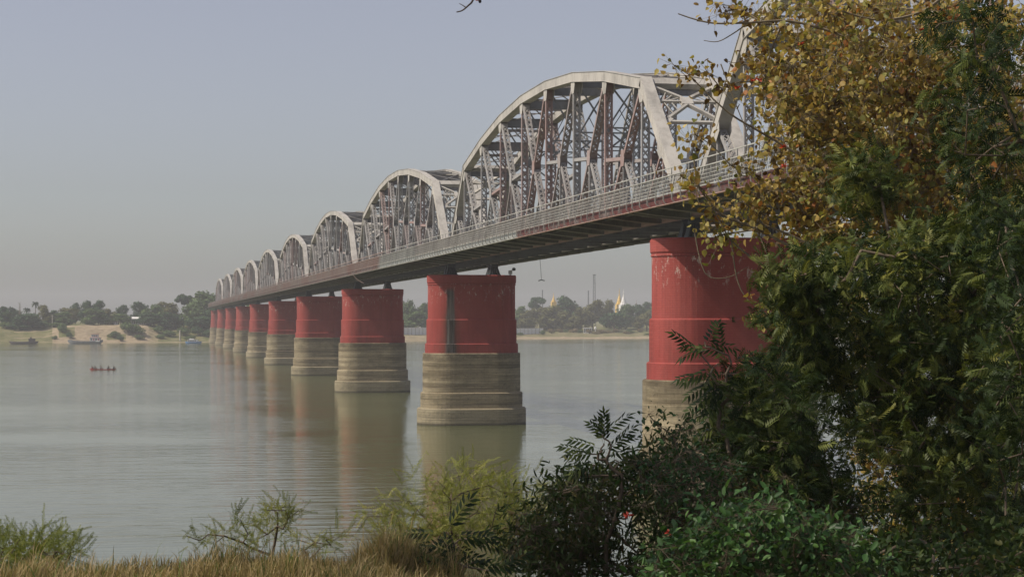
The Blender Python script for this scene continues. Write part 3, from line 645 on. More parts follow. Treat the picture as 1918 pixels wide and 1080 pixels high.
# ------------------------------------------------------------------ far bank: buildings
RT = Vector((math.cos(TH), -math.sin(TH), 0)); RZ = -TH
M['white'] = simple('whitewash', (.78, .77, .74), .8, .08, .3); M['gold'] = simple('gilded_plaster', (.75, .50, .12), .45, .15, .5, .5)
M['glass'] = simple('dark_opening', (.03, .035, .04), .3); M['rust_roof'] = simple('rusty_roof', (.30, .20, .16), .8); M['concrete'] = simple('pale_concrete', (.5, .46, .38), .9)
def Zof(b): return b[0]*math.sin(TH)+b[1]*math.cos(TH)
def house(px, d, wpx, h, roofmat, label, nwin=4, porch=False, name='white_house'):
    b = bank_pt(px, d); w = wpx/F*Zof(b); r = empty(name, (b[0], b[1], b[2]-.2), RZ); dp = max(4, w*.5)
    m = MB(); m.box(-w/2, w/2, 0, dp, 0, h+.2); m.build('wall', M['white'], r)
    m = MB(); m.loft([[(-w/2-.4, -.5, h+.2), (w/2+.4, -.5, h+.2), (w/2+.4, dp+.5, h+.2), (-w/2-.4, dp+.5, h+.2)], [(-w/2+.2, dp*.45, h+1.3), (w/2-.2, dp*.45, h+1.3), (w/2-.2, dp*.55, h+1.3), (-w/2+.2, dp*.55, h+1.3)]]); m.build('roof', M[roofmat], r)
    for k in range(nwin):
        x = -w/2 + (k+.5)*w/nwin; m = MB(); m.box(x-w/nwin*.22, x+w/nwin*.22, -.05, .1, h*.25, h*.75); m.build('window', M['glass'], r)
    return tag(r, label, 'house')
def wall(px0, px1, d, h, label):
    a = bank_pt(px0, d); c = bank_pt(px1, d); r = empty('river_wall', tuple(a)); v = c-a; v[2] = 0; z = -1
    m = MB(); m.bar((0, 0, h/2+z/2), (v[0], v[1], h/2+z/2), h-z, .4, (0, 0, 1)); m.build('wall', M['white'], r)
    m = MB(); n = 12
    for k in range(n+1): f = k/n; m.bar((v[0]*f, v[1]*f-.0, -.8), (v[0]*f, v[1]*f, h+.3), .6, .6)
    m.bar((0, 0, h+.08), (v[0], v[1], h+.08), .15, .55, (0, 0, 1)); m.build('coping', M['concrete'], r); tag(r, label, 'wall', 'white walls on the far bank')
wall(728, 812, 60, 4.2, 'long white wall on the far bank left of the stained pier'); wall(930, 1017, 60, 3.8, 'white wall on the far bank just right of the stained pier')
# stone ramp faces at the foot of the walls
house(788, 85, 14, 3.0, 'white', 'small white house above the wall left of the stained pier', 3)
house(217, 48, 7, 3.4, 'white', 'small white hut among trees on the left far bank', 2); house(254, 52, 18, 3.6, 'white', 'white-roofed house among trees on the left far bank', 4); house(271, 55, 12, 3.6, 'white', 'smaller white house right of the white-roofed house', 3)
house(962, 170, 40, 9, 'rust_roof', 'large reddish-roofed building above the trees right of the stained pier', 6, name='red_roofed_building')
# small open pavilion with columns
b = bank_pt(1101, 62); w = 6.2; r_ = empty('pavilion', (b[0], b[1], b[2]-.2), RZ); m = MB(); m.box(-w/2, w/2, 0, 4, 0, .7); m.build('platform', M['white'], r_)
m = MB(); m.box(-w/2-.3, w/2+.3, -.3, 4.3, 3.8, 4.3); m.build('roof', M['white'], r_)
for x in (-2.8, -1.4, 0, 1.4, 2.8):
    m = MB(); m.tube([(x, .3, .7), (x, .3, 3.8)], .24, 8); m.build('column', M['white'], r_)
m = MB(); m.box(-w/2+.3, w/2-.3, 3.2, 3.6, .7, 3.8); m.build('wall', M['glass'], r_); tag(r_, 'small white pavilion with columns on the far shore under the brown tree', 'pavilion')
b = bank_pt(1115, 62); m = MB(); m.lathe([(.6, 0), (.6, .6), (.35, .7), (.32, 2.6), (.9, 3.2), (.8, 4.2), (.2, 5.2)], (0, 0, -.2), 10); o = m.build('white_shrine', M['white']); o.location = tuple(b); tag(o, 'slim white shrine post right of the small pavilion', 'shrine')
def stupa(px, topy, basey, wpx, mat, d, label):
    b = bank_pt(px, d); Z = Zof(b); s = Z/F; zt = EYE-(topy-HY)*s; zb0 = EYE-(basey-HY)*s; h = zt-zb0; w = wpx*s/2
    r = empty('stupa', (b[0], b[1], zb0)); lo = b[2]-zb0-.5
    m = MB(); m.box(-w*1.15, w*1.15, -w*1.15, w*1.15, lo, -h*.02); m.lathe([(w*1.12, -h*.02), (w*1.1, h*.04), (w*.98, h*.05), (w*.95, h*.11), (w*.84, h*.12), (w*.8, h*.17)], n=8); m.build('terrace', M[mat], r)
    m = MB(); m.lathe([(w*.72, h*.17), (w*.70, h*.20), (w*.60, h*.24), (w*.50, h*.34), (w*.36, h*.44), (w*.30, h*.47)], n=20); m.build('bell', M[mat], r, True)
    m = MB(); pr = [(w*.30, h*.47)]
    for k in range(6): pr += [(w*(.30-.035*k), h*(.49+.035*k)), (w*(.25-.035*k), h*(.50+.035*k))]
    pr += [(w*.13, h*.72), (w*.15, h*.78), (w*.05, h*.87), (w*.07, h*.89), (w*.02, h)]; m.lathe(pr, n=12); m.build('spire', M[mat], r)
    tag(r, label, 'stupa')
stupa(1037, 547, 565, 8, 'gold', 330, 'small gold spire above the trees right of the stained pier'); stupa(1160, 539, 569, 11, 'gold', 360, 'gold pagoda spire behind the white stupa'); stupa(1168, 541, 570, 13, 'white', 330, 'white stupa in front of the gold spire')
stupa(1192, 560, 575, 4, 'rust_roof', 330, 'tiny reddish spire right of the white stupa')
def mast(px, topy, wpx, d, label):
    b = bank_pt(px, d); s = Zof(b)/F; H = EYE-(topy-HY)*s-b[2]; w = wpx*s/2; m = MB(); cs = [(-1, -1), (1, -1), (1, 1), (-1, 1)]
    for a, c in cs: m.bar((a*w, c*w, 0), (a*w*.6, c*w*.6, H), .17, .17)
    n = 16
    for k in range(n):
        f0, f1 = k/n, (k+1)/n; w0, w1 = w*(1-.4*f0), w*(1-.4*f1)
        for q in range(4): (a, c), (e, g) = cs[q], cs[(q+1)%4]; m.bar((a*w0, c*w0, H*f0), (e*w1, g*w1, H*f1), .1, .1); m.bar((a*w1, c*w1, H*f1), (e*w1, g*w1, H*f1), .1, .1)
    m.box(-w, w, -w, w, H, H+.5); o = m.build('lattice_mast', M['bearing']); o.location = tuple(b); tag(o, label, 'mast', 'masts beyond the far bank')
mast(1113, 515, 5, 260, 'tall lattice radio mast above the brown tree on the far bank'); mast(1102, 545, 2, 300, 'short thin mast left of the tall lattice mast'); mast(1016, 544, 2, 320, 'thin mast left of the small gold spire')
b = bank_pt(337, 7); m = MB(); m.loft([[(x*1.0, y*1.0, z) for x, y in ((-.6,-.6),(.6,-.6),(.6,.6),(-.6,.6))] for z in (-1, .3)]); m.tube([(0,0,.3), (0,0,6.2)], [.5, .42], 10); m.box(-.55, .55, -.55, .55, 6.2, 6.5)
o = m.build('mooring_pillar', M['concrete']); o.location = tuple(b); tag(o, 'pale concrete pillar at the waterline left of the blue ferry', 'pillar')
b = bank_pt(98, 46); m = MB(); m.tube([(0,0,0), (0,0,7.5)], [.3, .22], 8); m.box(-.9, .9, -.08, .08, 6.6, 6.8); o = m.build('white_pole', M['concrete']); o.location = tuple(b); tag(o, 'white pole standing in front of the trees left of the sand bluff', 'pole')

# ------------------------------------------------------------------ boats
def hull(mb, L, B, H, draft=.3, rake=.12, sheer=.35, flat=.7, n=14):
    rings = []
    for i in range(n+1):
        f = i/n*2-1; w = B/2*max(.04, (1-abs(f)**3.2)); zt = H*(1+sheer*abs(f)**2.5); zb = -draft + (H*.75+draft)*max(0, (abs(f)-(1-rake*2))/(rake*2))**1.5
        x = f*L/2; rings.append([(x, -w, zt), (x, -w*.96, (zt+zb)*.5), (x, -w*flat, zb), (x, w*flat, zb), (x, w*.96, (zt+zb)*.5), (x, w, zt), (x, w*.86, zt), (x, w*.8, zt-H*.3), (x, -w*.8, zt-H*.3), (x, -w*.86, zt)])
    mb.loft(rings)
M['boat_grey'] = simple('weathered_boat_grey', (.20, .21, .22), .8); M['boat_dark'] = simple('dark_boat_timber', (.10, .085, .08), .8); M['boat_red'] = simple('red_boat_paint', (.34, .045, .04), .6)
M['boat_blue'] = simple('blue_boat_paint', (.10, .22, .42), .6); M['boat_redtrim'] = simple('red_cabin_paint', (.40, .10, .10), .7)
def boat(px0, px1, py, name):
    g = gpt((px0+px1)/2, py); L = (px1-px0)/F*Zof(g); return empty(name, tuple(g), RZ), L
r_, L = boat(17, 72, 643.9, 'river_barge'); m = MB(); hull(m, L, 3.6, 1.2, sheer=.3); m.build('hull', M['boat_dark'], r_)
m = MB(); m.box(L*.18, L*.38, -1.2, 1.2, .9, 2.8); m.box(L*.16, L*.40, -1.4, 1.4, 2.8, 2.95); m.box(L*.22, L*.27, -.4, .4, 2.96, 3.7); m.build('cabin', M['boat_dark'], r_); m = MB(); m.box(-L*.4, L*.15, -1.1, 1.1, .85, 1.25); m.build('cargo_hatch', M['boat_grey'], r_)
tag(r_, 'long dark barge moored at the left end of the far bank', 'barge', 'boats at the far bank')
r_, L = boat(127, 193, 643.6, 'cargo_boat'); m = MB(); hull(m, L, 4.4, 1.5, sheer=.5); m.build('hull', M['boat_grey'], r_)
m = MB(); m.box(L*.14, L*.42, -1.7, 1.7, 1.2, 3.4); m.box(L*.18, L*.36, -1.4, 1.4, 3.56, 5.2); m.build('deckhouse', M['white'], r_)
m = MB(); m.box(L*.12, L*.45, -1.95, 1.95, 3.41, 3.55); m.box(L*.16, L*.38, -1.7, 1.7, 5.21, 5.35); m.build('deck_roof', M['boat_redtrim'], r_)
for k in range(4): m = MB(); x = L*(.165+.068*k); m.box(x, x+L*.04, -1.73, -1.68, 1.9, 2.9); m.build('window', M['boat_redtrim' if k in (1, 3) else 'glass'], r_)
for k in range(3): m = MB(); x = L*(.2+.055*k); m.box(x, x+L*.035, -1.43, -1.38, 4.0, 4.8); m.build('window', M['glass'], r_)
m = MB(); m.tube([(-L*.44, 0, 1.2), (-L*.44, 0, 4.6)], .07, 6); m.box(-L*.46, -L*.38, -.6, .6, 1.3, 2.3)
for k in range(10): x = -L*.36+k*L*.05; m.tube([(x, -1.9, 1.3), (x, -1.9, 2.1)], .04, 4)
m.bar((-L*.36, -1.9, 2.1), (L*.1, -1.9, 2.1), .06, .06); m.build('deck_rail', M['boat_grey'], r_); tag(r_, 'grey cargo boat with a white two-storey deckhouse below the sand bluff', 'cargo boat', 'boats at the far bank')
r_, L = boat(347, 378, 642.9, 'ferry_boat'); m = MB(); hull(m, L, 2.8, .9, sheer=.35); m.build('hull', M['boat_blue'], r_); m = MB(); m.box(-L*.34, L*.22, -1, 1, .7, 2.0); m.box(L*.24, L*.34, -.8, .8, .7, 1.4); m.build('cabin', M['white'], r_)
m = MB(); m.box(-L*.37, L*.25, -1.15, 1.15, 2.02, 2.15); m.box(-L*.25, L*.02, -.7, .7, 2.16, 2.7); m.build('roof', M['white'], r_)
for k in range(5): m = MB(); x = L*(-.31+.1*k); m.box(x, x+L*.07, -1.04, -.98, 1.2, 1.8); m.build('window', M['glass'], r_)
tag(r_, 'white-topped blue ferry moored left of the last bridge piers', 'ferry', 'boats at the far bank')
r_, L = boat(168, 217, 692.3, 'rowing_boat'); m = MB(); hull(m, L, .9, .20, .1, .10, .9); m.build('hull', M['boat_red'], r_)
tag(r_, 'long thin red rowing boat with five people out on the river', 'rowing boat'); bo = r_.location.copy(); blen = L
M['skin'] = simple('brown_skin', (.16, .09, .06), .6); M['hair'] = simple('black_hair', (.015, .013, .012), .6)
def rower(x, cloth, label, lean=.0, stand=False, flip=1):
    o = empty('person', tuple(bo + RT*x + Vector((0, 0, .14))), RZ); f = flip
    sk_ = [((0, 0, .08), .12, -1), ((lean*.3, 0, .30), .115, 0), ((lean*.7, 0, .48), .14, 1), ((lean, 0, .60), .06, 2), ((lean*1.05, 0, .70), .085, 3), ((lean*1.1, 0, .80), .075, 4),
        ((f*.08+lean*.7, -.17, .52), .055, 2), ((f*.28+lean, -.22, .34), .042, 6), ((f*.48+lean, -.20, .36), .035, 7), ((f*.08+lean*.7, .17, .52), .055, 2), ((f*.28+lean, .22, .34), .042, 9), ((f*.48+lean, .16, .38), .035, 10),
        ((f*.12, -.1, .08), .08, 0), ((f*.42, -.12, .2), .06, 12), ((f*.55, -.12, 0), .045, 13), ((f*.12, .1, .08), .08, 0), ((f*.42, .12, .2), .06, 15), ((f*.55, .12, 0), .045, 16)]
    me = bpy.data.meshes.new('body'); me.from_pydata([s[0] for s in sk_], [(s[2], i) for i, s in enumerate(sk_) if s[2] >= 0], []); me.materials.append(M['skin'])
    ob = bpy.data.objects.new('body', me); C.objects.link(ob); ob.parent = o; md = ob.modifiers.new('skin', 'SKIN')
    for i, s in enumerate(sk_): me.skin_vertices[0].data[i].radius = (s[1], s[1])
    me.skin_vertices[0].data[0].use_root = True; ob.modifiers.new('sub', 'SUBSURF').levels = 1
    m = MB(); m.loft([[(lean*a+rx*math.cos(t*.5236), ry*math.sin(t*.5236), z) for t in range(12)] for a, rx, ry, z in ((.05, .16, .19, .04), (.3, .15, .18, .3), (.75, .14, .20, .48), (.95, .08, .1, .58))]); m.build('shirt', cloth, o, True)
    m = MB(); m.lathe([(.02, .885), (.07, .87), (.10, .80), (.095, .76)], (lean*1.1-f*.015, 0, 0), 10); m.build('hair', M['hair'], o, True)
    m = MB(); a = Vector((f*.48+lean, -.20, .36)); m.bar(a+Vector((-f*.1, .1, .35)), a+Vector((f*.35, -.5, -.45)), .03, .03); bb = a+Vector((f*.35, -.5, -.45)); m.bar(bb, bb+Vector((f*.07, -.12, -.2)), .1, .02)
    pd = m.build('paddle', M['boat_dark']); pd.location = o.location; pd.rotation_euler = (0, 0, RZ); tag(pd, 'paddle of ' + label.split(' in the')[0].split(' at the')[0].split(', right')[0], 'paddle', 'paddles of the red rowing boat'); tag(o, label, 'person', 'people in the red rowing boat'); o.scale = (1.2,)*3
s_ = 6.8/49
M['c_red'] = simple('dark_red_cloth', (.2, .03, .04), .9); M['c_dark'] = simple('dark_cloth', (.04, .045, .06), .9); M['c_grey'] = simple('grey_cloth', (.16, .17, .18), .9)
for px, cl, lab, ln in ((173.5, 'c_red', 'person in dark red bent low at the left end of the boat', -.14), (177.5, 'c_grey', 'person in grey upright next to the red-clothed one in the boat', .02), (188.5, 'c_grey', 'person sitting left of the middle of the red boat', .06), (202, 'c_dark', 'person in dark leaning right, right of the boat middle', .14), (213, 'c_dark', 'person in dark at the right end of the red boat', .04)):
    rower((px-192.5)*s_, M[cl], lab, ln)

# ------------------------------------------------------------------ near vegetation
def inpoly(x, y, poly):
    c = False; n = len(poly); j = n-1
    for i in range(n):
        xi, yi = poly[i]; xj, yj = poly[j]
        if (yi > y) != (yj > y) and x < (xj-xi)*(y-yi)/(yj-yi)+xi: c = not c
        j = i
    return c
def sample(poly, n, z0, z1, edge=0):
    xs_ = [p[0] for p in poly]; ys_ = [p[1] for p in poly]; out = []
    while len(out) < n:
        x = random.uniform(min(xs_), max(xs_)); y = random.uniform(min(ys_), max(ys_))
        if inpoly(x, y, poly): out.append(wpt(x, y, random.uniform(z0, z1)))
    return np.array(out)
def grow(trunk, cl, seg=.35, sag=.06):
    """connect every cluster point to its nearest neighbour already on the tree; returns positions, parents, tip ids"""
    pos = []; par = []
    for i in range(len(trunk)-1):
        a, b = np.array(trunk[i], float), np.array(trunk[i+1], float); k = max(1, int(np.linalg.norm(b-a)/seg))
        for j in range(k): pos.append(a+(b-a)*j/k); par.append(len(pos)-2)
    pos.append(np.array(trunk[-1], float)); par.append(len(pos)-2)
    T = np.array(pos); d = np.min(np.linalg.norm(cl[:, None]-T[None], axis=2), axis=1); order = np.argsort(d); cap = len(pos)+len(cl)*12
    A = np.zeros((cap, 3)); A[:len(pos)] = T; depth = np.zeros(cap); n = len(pos); tips = np.zeros(len(cl), int); dirs = np.zeros((len(cl), 3))
    for ci in order:
        c = cl[ci]; dd = np.linalg.norm(A[:n]-c, axis=1) + .12*depth[:n] + .25*np.maximum(0, A[:n, 2]-c[2]); j = int(np.argmin(dd)); a = A[j].copy(); L = np.linalg.norm(c-a); k = max(1, min(10, int(L/seg))); p = j
        off = rng.normal(0, .06*L, 3)
        for q in range(1, k+1):
            f = q/k; x = a+(c-a)*f + off*math.sin(math.pi*f) + np.array((0, 0, -sag*L*math.sin(math.pi*f)*-1)); A[n] = x; par.append(p); depth[n] = depth[p]+np.linalg.norm(x-A[p]); p = n; n += 1
        tips[ci] = p; v = c-a; dirs[ci] = v/(np.linalg.norm(v)+1e-6)
    return A[:n], par, tips, dirs
def wood(name, A, par, mat, parent, rtip=.005, rmax=.3, power=.42):
    n = len(A); cnt = np.ones(n)
    for i in range(n-1, 0, -1):
        if par[i] >= 0: cnt[par[i]] += cnt[i]*.999 if True else 0
    r = np.minimum(rmax, rtip*cnt**power); V = []; Fc = []; K = 5
    ang = np.arange(K)*2*math.pi/K
    idx = [i for i in range(n) if par[i] >= 0]; P0 = A[[par[i] for i in idx]]; P1 = A[idx]; ax = P1-P0; ax /= (np.linalg.norm(ax, axis=1)[:, None]+1e-9)
    u = np.cross(ax, np.array((.31, .17, .93))); u /= (np.linalg.norm(u, axis=1)[:, None]+1e-9); w = np.cross(ax, u)
    r1 = r[idx]; r0 = np.minimum(r[[par[i] for i in idx]], r1*1.35)
    ring = lambda P, rr: P[:, None]+u[:, None]*(rr[:, None]*np.cos(ang))[..., None]+w[:, None]*(rr[:, None]*np.sin(ang))[..., None]
    V = np.concatenate([ring(P0, r0), ring(P1, r1)], 1).reshape(-1, 3); b = np.arange(len(idx))[:, None]*2*K; j = np.arange(K); j2 = (j+1) % K
    Fc = np.stack([b+j, b+j2, b+K+j2, b+K+j], 2).reshape(-1, 4)
    return npmesh(name, V, Fc, mat, parent, smooth=True)
def frames(axis, up):
    a = axis/(np.linalg.norm(axis, axis=1)[:, None]+1e-9); b = np.cross(up, a); b /= (np.linalg.norm(b, axis=1)[:, None]+1e-9); c = np.cross(a, b); return np.stack([a, b, c], 2)
def inst(TV, TF, pos, Rm, sc):
    V = np.einsum('nij,kj->nki', Rm, TV)*sc[:, None, None]+pos[:, None]; n, k = len(pos), len(TV)
    return V.reshape(-1, 3), (TF[None]+(np.arange(n)*k)[:, None, None]).reshape(-1, TF.shape[1])
HEART = (np.array([(0,0,0), (.08,.36,.10), (.5,.40,.13), (1,.0,-.10), (.08,-.36,.10), (.5,-.40,.13)]), np.array([(0,3,2,1), (0,4,5,3)]))
OVAL = (np.array([(0,0,0), (.25,.24,.05), (.65,.22,.04), (1,0,-.12), (.25,-.24,.05), (.65,-.22,.04)]), np.array([(0,3,2,1), (0,4,5,3)]))
LANCE = (np.array([(0,0,0), (.3,.13,.03), (.65,.11,.0), (1,0,-.16), (.3,-.13,.03), (.65,-.11,.0)]), np.array([(0,3,2,1), (0,4,5,3)]))
def frond_template(pairs=6, leaf=.34, wid=.085, seed=0):
    V = []; Fc = []; g = np.random.default_rng(seed)
    def leaflet(b, d, L, w):
        d = d/np.linalg.norm(d); s = np.cross(d, (0, 0, 1)); s /= np.linalg.norm(s); k = len(V)
        V.extend([b, b+d*L*.35+s*w*.5+np.array((0,0,.01)), b+d*L*1.0+np.array((0,0,-L*.28)), b+d*L*.5-s*w*.45+np.array((0,0,-.02))]); Fc.append((k, k+1, k+2, k+3))
    for i in range(pairs):
        f = .22+.72*i/(pairs-1); b = np.array((f, 0, -.22*f*f))
        for s in (-1, 1): leaflet(b+g.normal(0, .006, 3), np.array((.62, s*.78, -.25+g.normal(0, .1))), leaf*(1-.35*abs(f-.5))*g.uniform(.85, 1.1), wid)
    leaflet(np.array((.96, 0, -.2)), np.array((1, .1, -.4)), leaf*.9, wid)
    k = len(V); V.extend([np.array((0, .006, 0)), np.array((0, -.006, 0)), np.array((.97, -.004, -.21)), np.array((.97, .004, -.21))]); Fc.append((k, k+1, k+2, k+3))
    return np.array(V), np.array(Fc)
FROND = frond_template(6, .38, .11)
def feather_template():
    V = []; Fc = []; g = np.random.default_rng(4)
    for i in range(26):
        f = i/26; b = np.array((f, 0, .06*math.sin(f*3)))
        for s in (-1, 1):
            d = np.array((.45, s*.6, g.normal(.15, .35))); L = .17*(1-.5*f)*g.uniform(.6, 1.1); w = .016; p = np.cross(d, (0, 0, 1)); p /= np.linalg.norm(p); k = len(V)
            V.extend([b, b+d*L*.5+p*w, b+d*L, b+d*L*.5-p*w]); Fc.append((k, k+1, k+2, k+3))
    return np.array(V), np.array(Fc)
FEATHER = feather_template()
UP = np.array((0, 0, 1.0))
def leaves(parent, pts, dirs, per, spread, tmplt, size, mat, down=.6, out=.5, name='crown', tlo=0, thi=1, twigs=None, upn=None, elong=1):
    """leafy twigs: `per` leaves round each tip"""
    n = len(pts); P = np.repeat(pts, per, 0); D = np.repeat(dirs, per, 0); N = len(P)
    P = P + rng.normal(0, spread, (N, 3))*np.array((1, 1, .8)) - D*rng.uniform(0, spread*1.2, (N, 1))
    ax = rng.normal(0, 1, (N, 3))*.75 + D*out - UP*down; up = rng.normal(0, 1, (N, 3)) if upn is None else UP + rng.normal(0, upn, (N, 3))
    V, Fc = inst(tmplt[0], tmplt[1], P, frames(ax, up), size*rng.uniform(.6, 1.25, N)); tt = np.repeat(np.clip(np.repeat(rng.normal(.5, .18, n), per)+rng.normal(0, .2, N), 0, 1)*(thi-tlo)+tlo, len(tmplt[1]))
    if twigs is not None:
        tm, rad = twigs; src = np.repeat(pts, per, 0); sel = rng.random(N) < .6; a = src[sel]; b = P[sel]; v = b-a; u = np.cross(v, UP); u /= (np.linalg.norm(u, axis=1)[:, None]+1e-9); w = np.cross(v, u); w /= (np.linalg.norm(w, axis=1)[:, None]+1e-9)
        k3 = [(1, 0), (-.5, .87), (-.5, -.87)]; A_ = np.stack([a+u*x*rad+w*y*rad for x, y in k3]+[b+u*x*rad*.5+w*y*rad*.5 for x, y in k3], 1).reshape(-1, 3); bb = np.arange(len(a))[:, None]*6
        Ft = np.concatenate([bb+np.array([(0, 1, 4, 3)]), bb+np.array([(1, 2, 5, 4)]), bb+np.array([(2, 0, 3, 5)])]); npmesh('twigs', A_, Ft, tm, parent)
    return npmesh(name, V, Fc, mat, parent, tint=tt)
def gz(p): return near_h(p[0], p[1])
def plant(name, label, cat, base, trunk_top, cl, leafargs, woodmat=M['bark'], rtip=.005, rmax=.25, seg=.35, group=None, mids=()):
    b = np.array(base, float); b[2] = gz(b)-.1; r = empty(name, tuple(b)); tr = [np.zeros(3)] + [np.array(m_)-b for m_ in mids] + [np.array(trunk_top)-b]
    A, par, tips, dirs = grow(tr, cl-b, seg); wood('trunk' if cat == 'tree' else 'stem', A, par, woodmat, r, rtip, rmax)
    for la in leafargs: leaves(r, A[tips], dirs, **la)
    tag(r, label, cat, group); return r
# golden-leaved tree
gold = np.concatenate([
  sample([(1500,60),(1480,0),(1918,0),(1918,480),(1700,450),(1540,470),(1480,430),(1510,330),(1480,240),(1450,170)], 700, 28, 33),
  sample([(1390,100),(1420,10),(1500,10),(1520,250),(1540,420),(1470,420),(1430,230),(1400,200)], 62, 29, 31),
  sample([(1340,380),(1450,350),(1520,480),(1430,460)], 16, 28.5, 30),
  sample([(1560,440),(1918,440),(1918,1080),(1600,1080),(1600,700)], 330, 30, 33),
  np.array([wpt(x, y, z) for x, y, z in [(1262,122,29),(1290,140,29),(1325,135,29),(1350,165,29.2),(1345,7,29),(1368,20,29),(1352,25,29),(1390,20,29.3),(1276,330,28.8),(1300,345,28.9),(1292,265,29),(1330,395,29),(1310,350,28.8),(1370,310,29.1),(1395,315,29.1),(1345,460,28.8),(1440,570,28.8),(1440,595,28.8),(1350,440,29),(1330,430,28.8),(1300,250,29)]])])
gb_ = wpt(1790, 900, 32)
plant('golden_leaved_tree', 'large tree with dry golden and olive leaves filling the upper right', 'tree', gb_, wpt(1750, 250, 31.5), gold,
  [dict(per=27, spread=.17, tmplt=HEART, size=.098, mat=M['gold_leaf'], down=.85, out=.2, twigs=(M['palebark'], .004))], M['palebark'], .0052, .22, mids=(wpt(1800, 620, 32),))
# bare sprigs of the golden tree, curved like the photograph's
def sprig(parent_name, label, lines, rad, mat, cat='branch'):
    m = MB()
    for ln, Z, r in lines:
        P = [Vector(wpt(x, y, Z)) for x, y in ln]; Q = []
        for i in range(len(P)-1):
            p0, p1, p2, p3 = P[max(i-1, 0)], P[i], P[i+1], P[min(i+2, len(P)-1)]
            for k in range(4): t = k/4; Q.append(.5*((2*p1)+(-p0+p2)*t+(2*p0-5*p1+4*p2-p3)*t*t+(-p0+3*p1-3*p2+p3)*t*t*t))
        Q.append(P[-1]); m.tube([tuple(q) for q in Q], [r*(1-.65*i/len(Q)) for i in range(len(Q))], 6)
    return m
gt = bpy.data.objects['golden_leaved_tree']
for ln_ in [([(1560,60),(1480,40),(1400,43),(1340,44),(1300,36),(1270,26)], 29, .022), ([(1400,44),(1375,62),(1345,78),(1318,76)], 29, .012), ([(1430,100),(1400,110),(1375,118),(1358,112)], 29, .009), ([(1560,330),(1480,280),(1420,245),(1370,215),(1330,180),(1280,130)], 29.2, .022),
   ([(1600,500),(1500,470),(1420,430),(1350,400),(1310,350),(1300,300)], 29, .028), ([(1580,540),(1480,520),(1420,490),(1370,450),(1340,400)], 28.8, .022), ([(1370,450),(1380,520),(1400,560),(1440,590)], 28.8, .012), ([(1350,120),(1380,200),(1400,260),(1385,320)], 29, .01),
   ([(1760,0),(1720,25),(1650,38),(1580,22),(1540,0)], 28.5, .026), ([(1500,720),(1470,680),(1440,690)], 28.8, .014), ([(1650,520),(1560,480),(1480,440),(1400,410)], 29, .03), ([(1300,430),(1320,510),(1360,520),(1400,500)], 28.8, .01)]:
    o = sprig('', '', [ln_], 0, 0).build('bare_sprig', M['palebark']); o.parent = gt; o.location = -gt.location
# red blossoms
def blossom(px, py, Z, label, s=.065):
    m = MB(); c = wpt(px, py, Z)
    for k in range(7):
        a = k*.9+random.random(); e = random.uniform(-.4, .9); d = Vector((math.cos(a)*math.cos(e), math.sin(a)*math.cos(e), math.sin(e))); u = d.orthogonal().normalized(); w = d.cross(u)
        m.add([Vector(c), Vector(c)+d*s*.5+u*s*.25, Vector(c)+d*s, Vector(c)+d*s*.5-u*s*.25], [(0, 1, 2, 3)]); m.add([Vector(c)+w*.01, Vector(c)+d*s*.5+w*s*.2, Vector(c)+d*s+w*.01, Vector(c)+d*s*.5-w*s*.2], [(0, 1, 2, 3)])
    return m
fl = []
for px, py, Z, par_ in [(1381,165,28.6,0),(1467,276,28.4,0),(1468,312,28.4,0),(1500,82,28.6,0),(1729,57,28,0),(1412,152,28.6,0),(1422,151,28.6,0)]:
    fl.append((px, py, Z))
for px, py, Z in fl:
    m = blossom(px, py, Z, ''); o = m.build('red_flower', M['flower']); o.parent = gt; o.location = -gt.location

# green neem trees (narrow leaflets)
frond = dict(tmplt=FROND, mat=M['neem_leaf'], down=.12, out=.5, upn=1.1)
n1 = np.concatenate([sample([(1440,500),(1530,450),(1530,720),(1480,690),(1440,600)], 55, 23, 25), sample([(1490,540),(1520,500),(1590,460),(1660,440),(1760,410),(1918,390),(1918,900),(1720,880),(1620,800),(1550,790),(1520,700),(1500,640)], 370, 23, 27),
   sample([(1560,760),(1918,660),(1918,1080),(1700,1080),(1620,900)], 90, 22, 26), sample([(1580,300),(1640,280),(1700,330),(1640,400),(1580,380)], 26, 26, 28)])
plant('neem_tree', 'large dark green tree with narrow leaflets below the golden crown', 'tree', wpt(1850, 1000, 25), wpt(1830, 480, 25), n1,
   [dict(per=21, spread=.17, size=.205, **frond)], M['bark'], .0055, .2, mids=(wpt(1860, 750, 25),))
n2 = np.concatenate([sample([(1800,0),(1918,0),(1918,420),(1840,400),(1770,330),(1790,200)], 36, 20, 24), sample([(1740,60),(1800,0),(1800,300),(1740,260)], 9, 21, 23), sample([(1860,400),(1918,400),(1918,1080),(1870,1080)], 45, 19, 22)])
plant('neem_tree', 'blue-green narrow-leaved tree with shade painted into its leaves, filling the right edge of the picture', 'tree', wpt(2000, 1000, 22), wpt(1990, 250, 22), n2,
   [dict(per=15, spread=.15, size=.20, tlo=-.1, thi=.7, **frond)], M['bark'], .0055, .2, mids=(wpt(2010, 700, 22),))  # leaf tones pulled darker to paint shade onto this tree
n3 = np.concatenate([sample([(1350,720),(1400,670),(1480,680),(1540,800),(1580,960),(1440,960),(1360,860)], 110, 20, 23)])
plant('neem_sapling', 'young dark green tree in front of the nearest pier, left of the big green tree', 'tree', wpt(1470, 1000, 21.5), wpt(1450, 820, 21.5), n3,
   [dict(per=18, spread=.14, size=.19, thi=.8, **frond)], M['bark'], .005, .06)
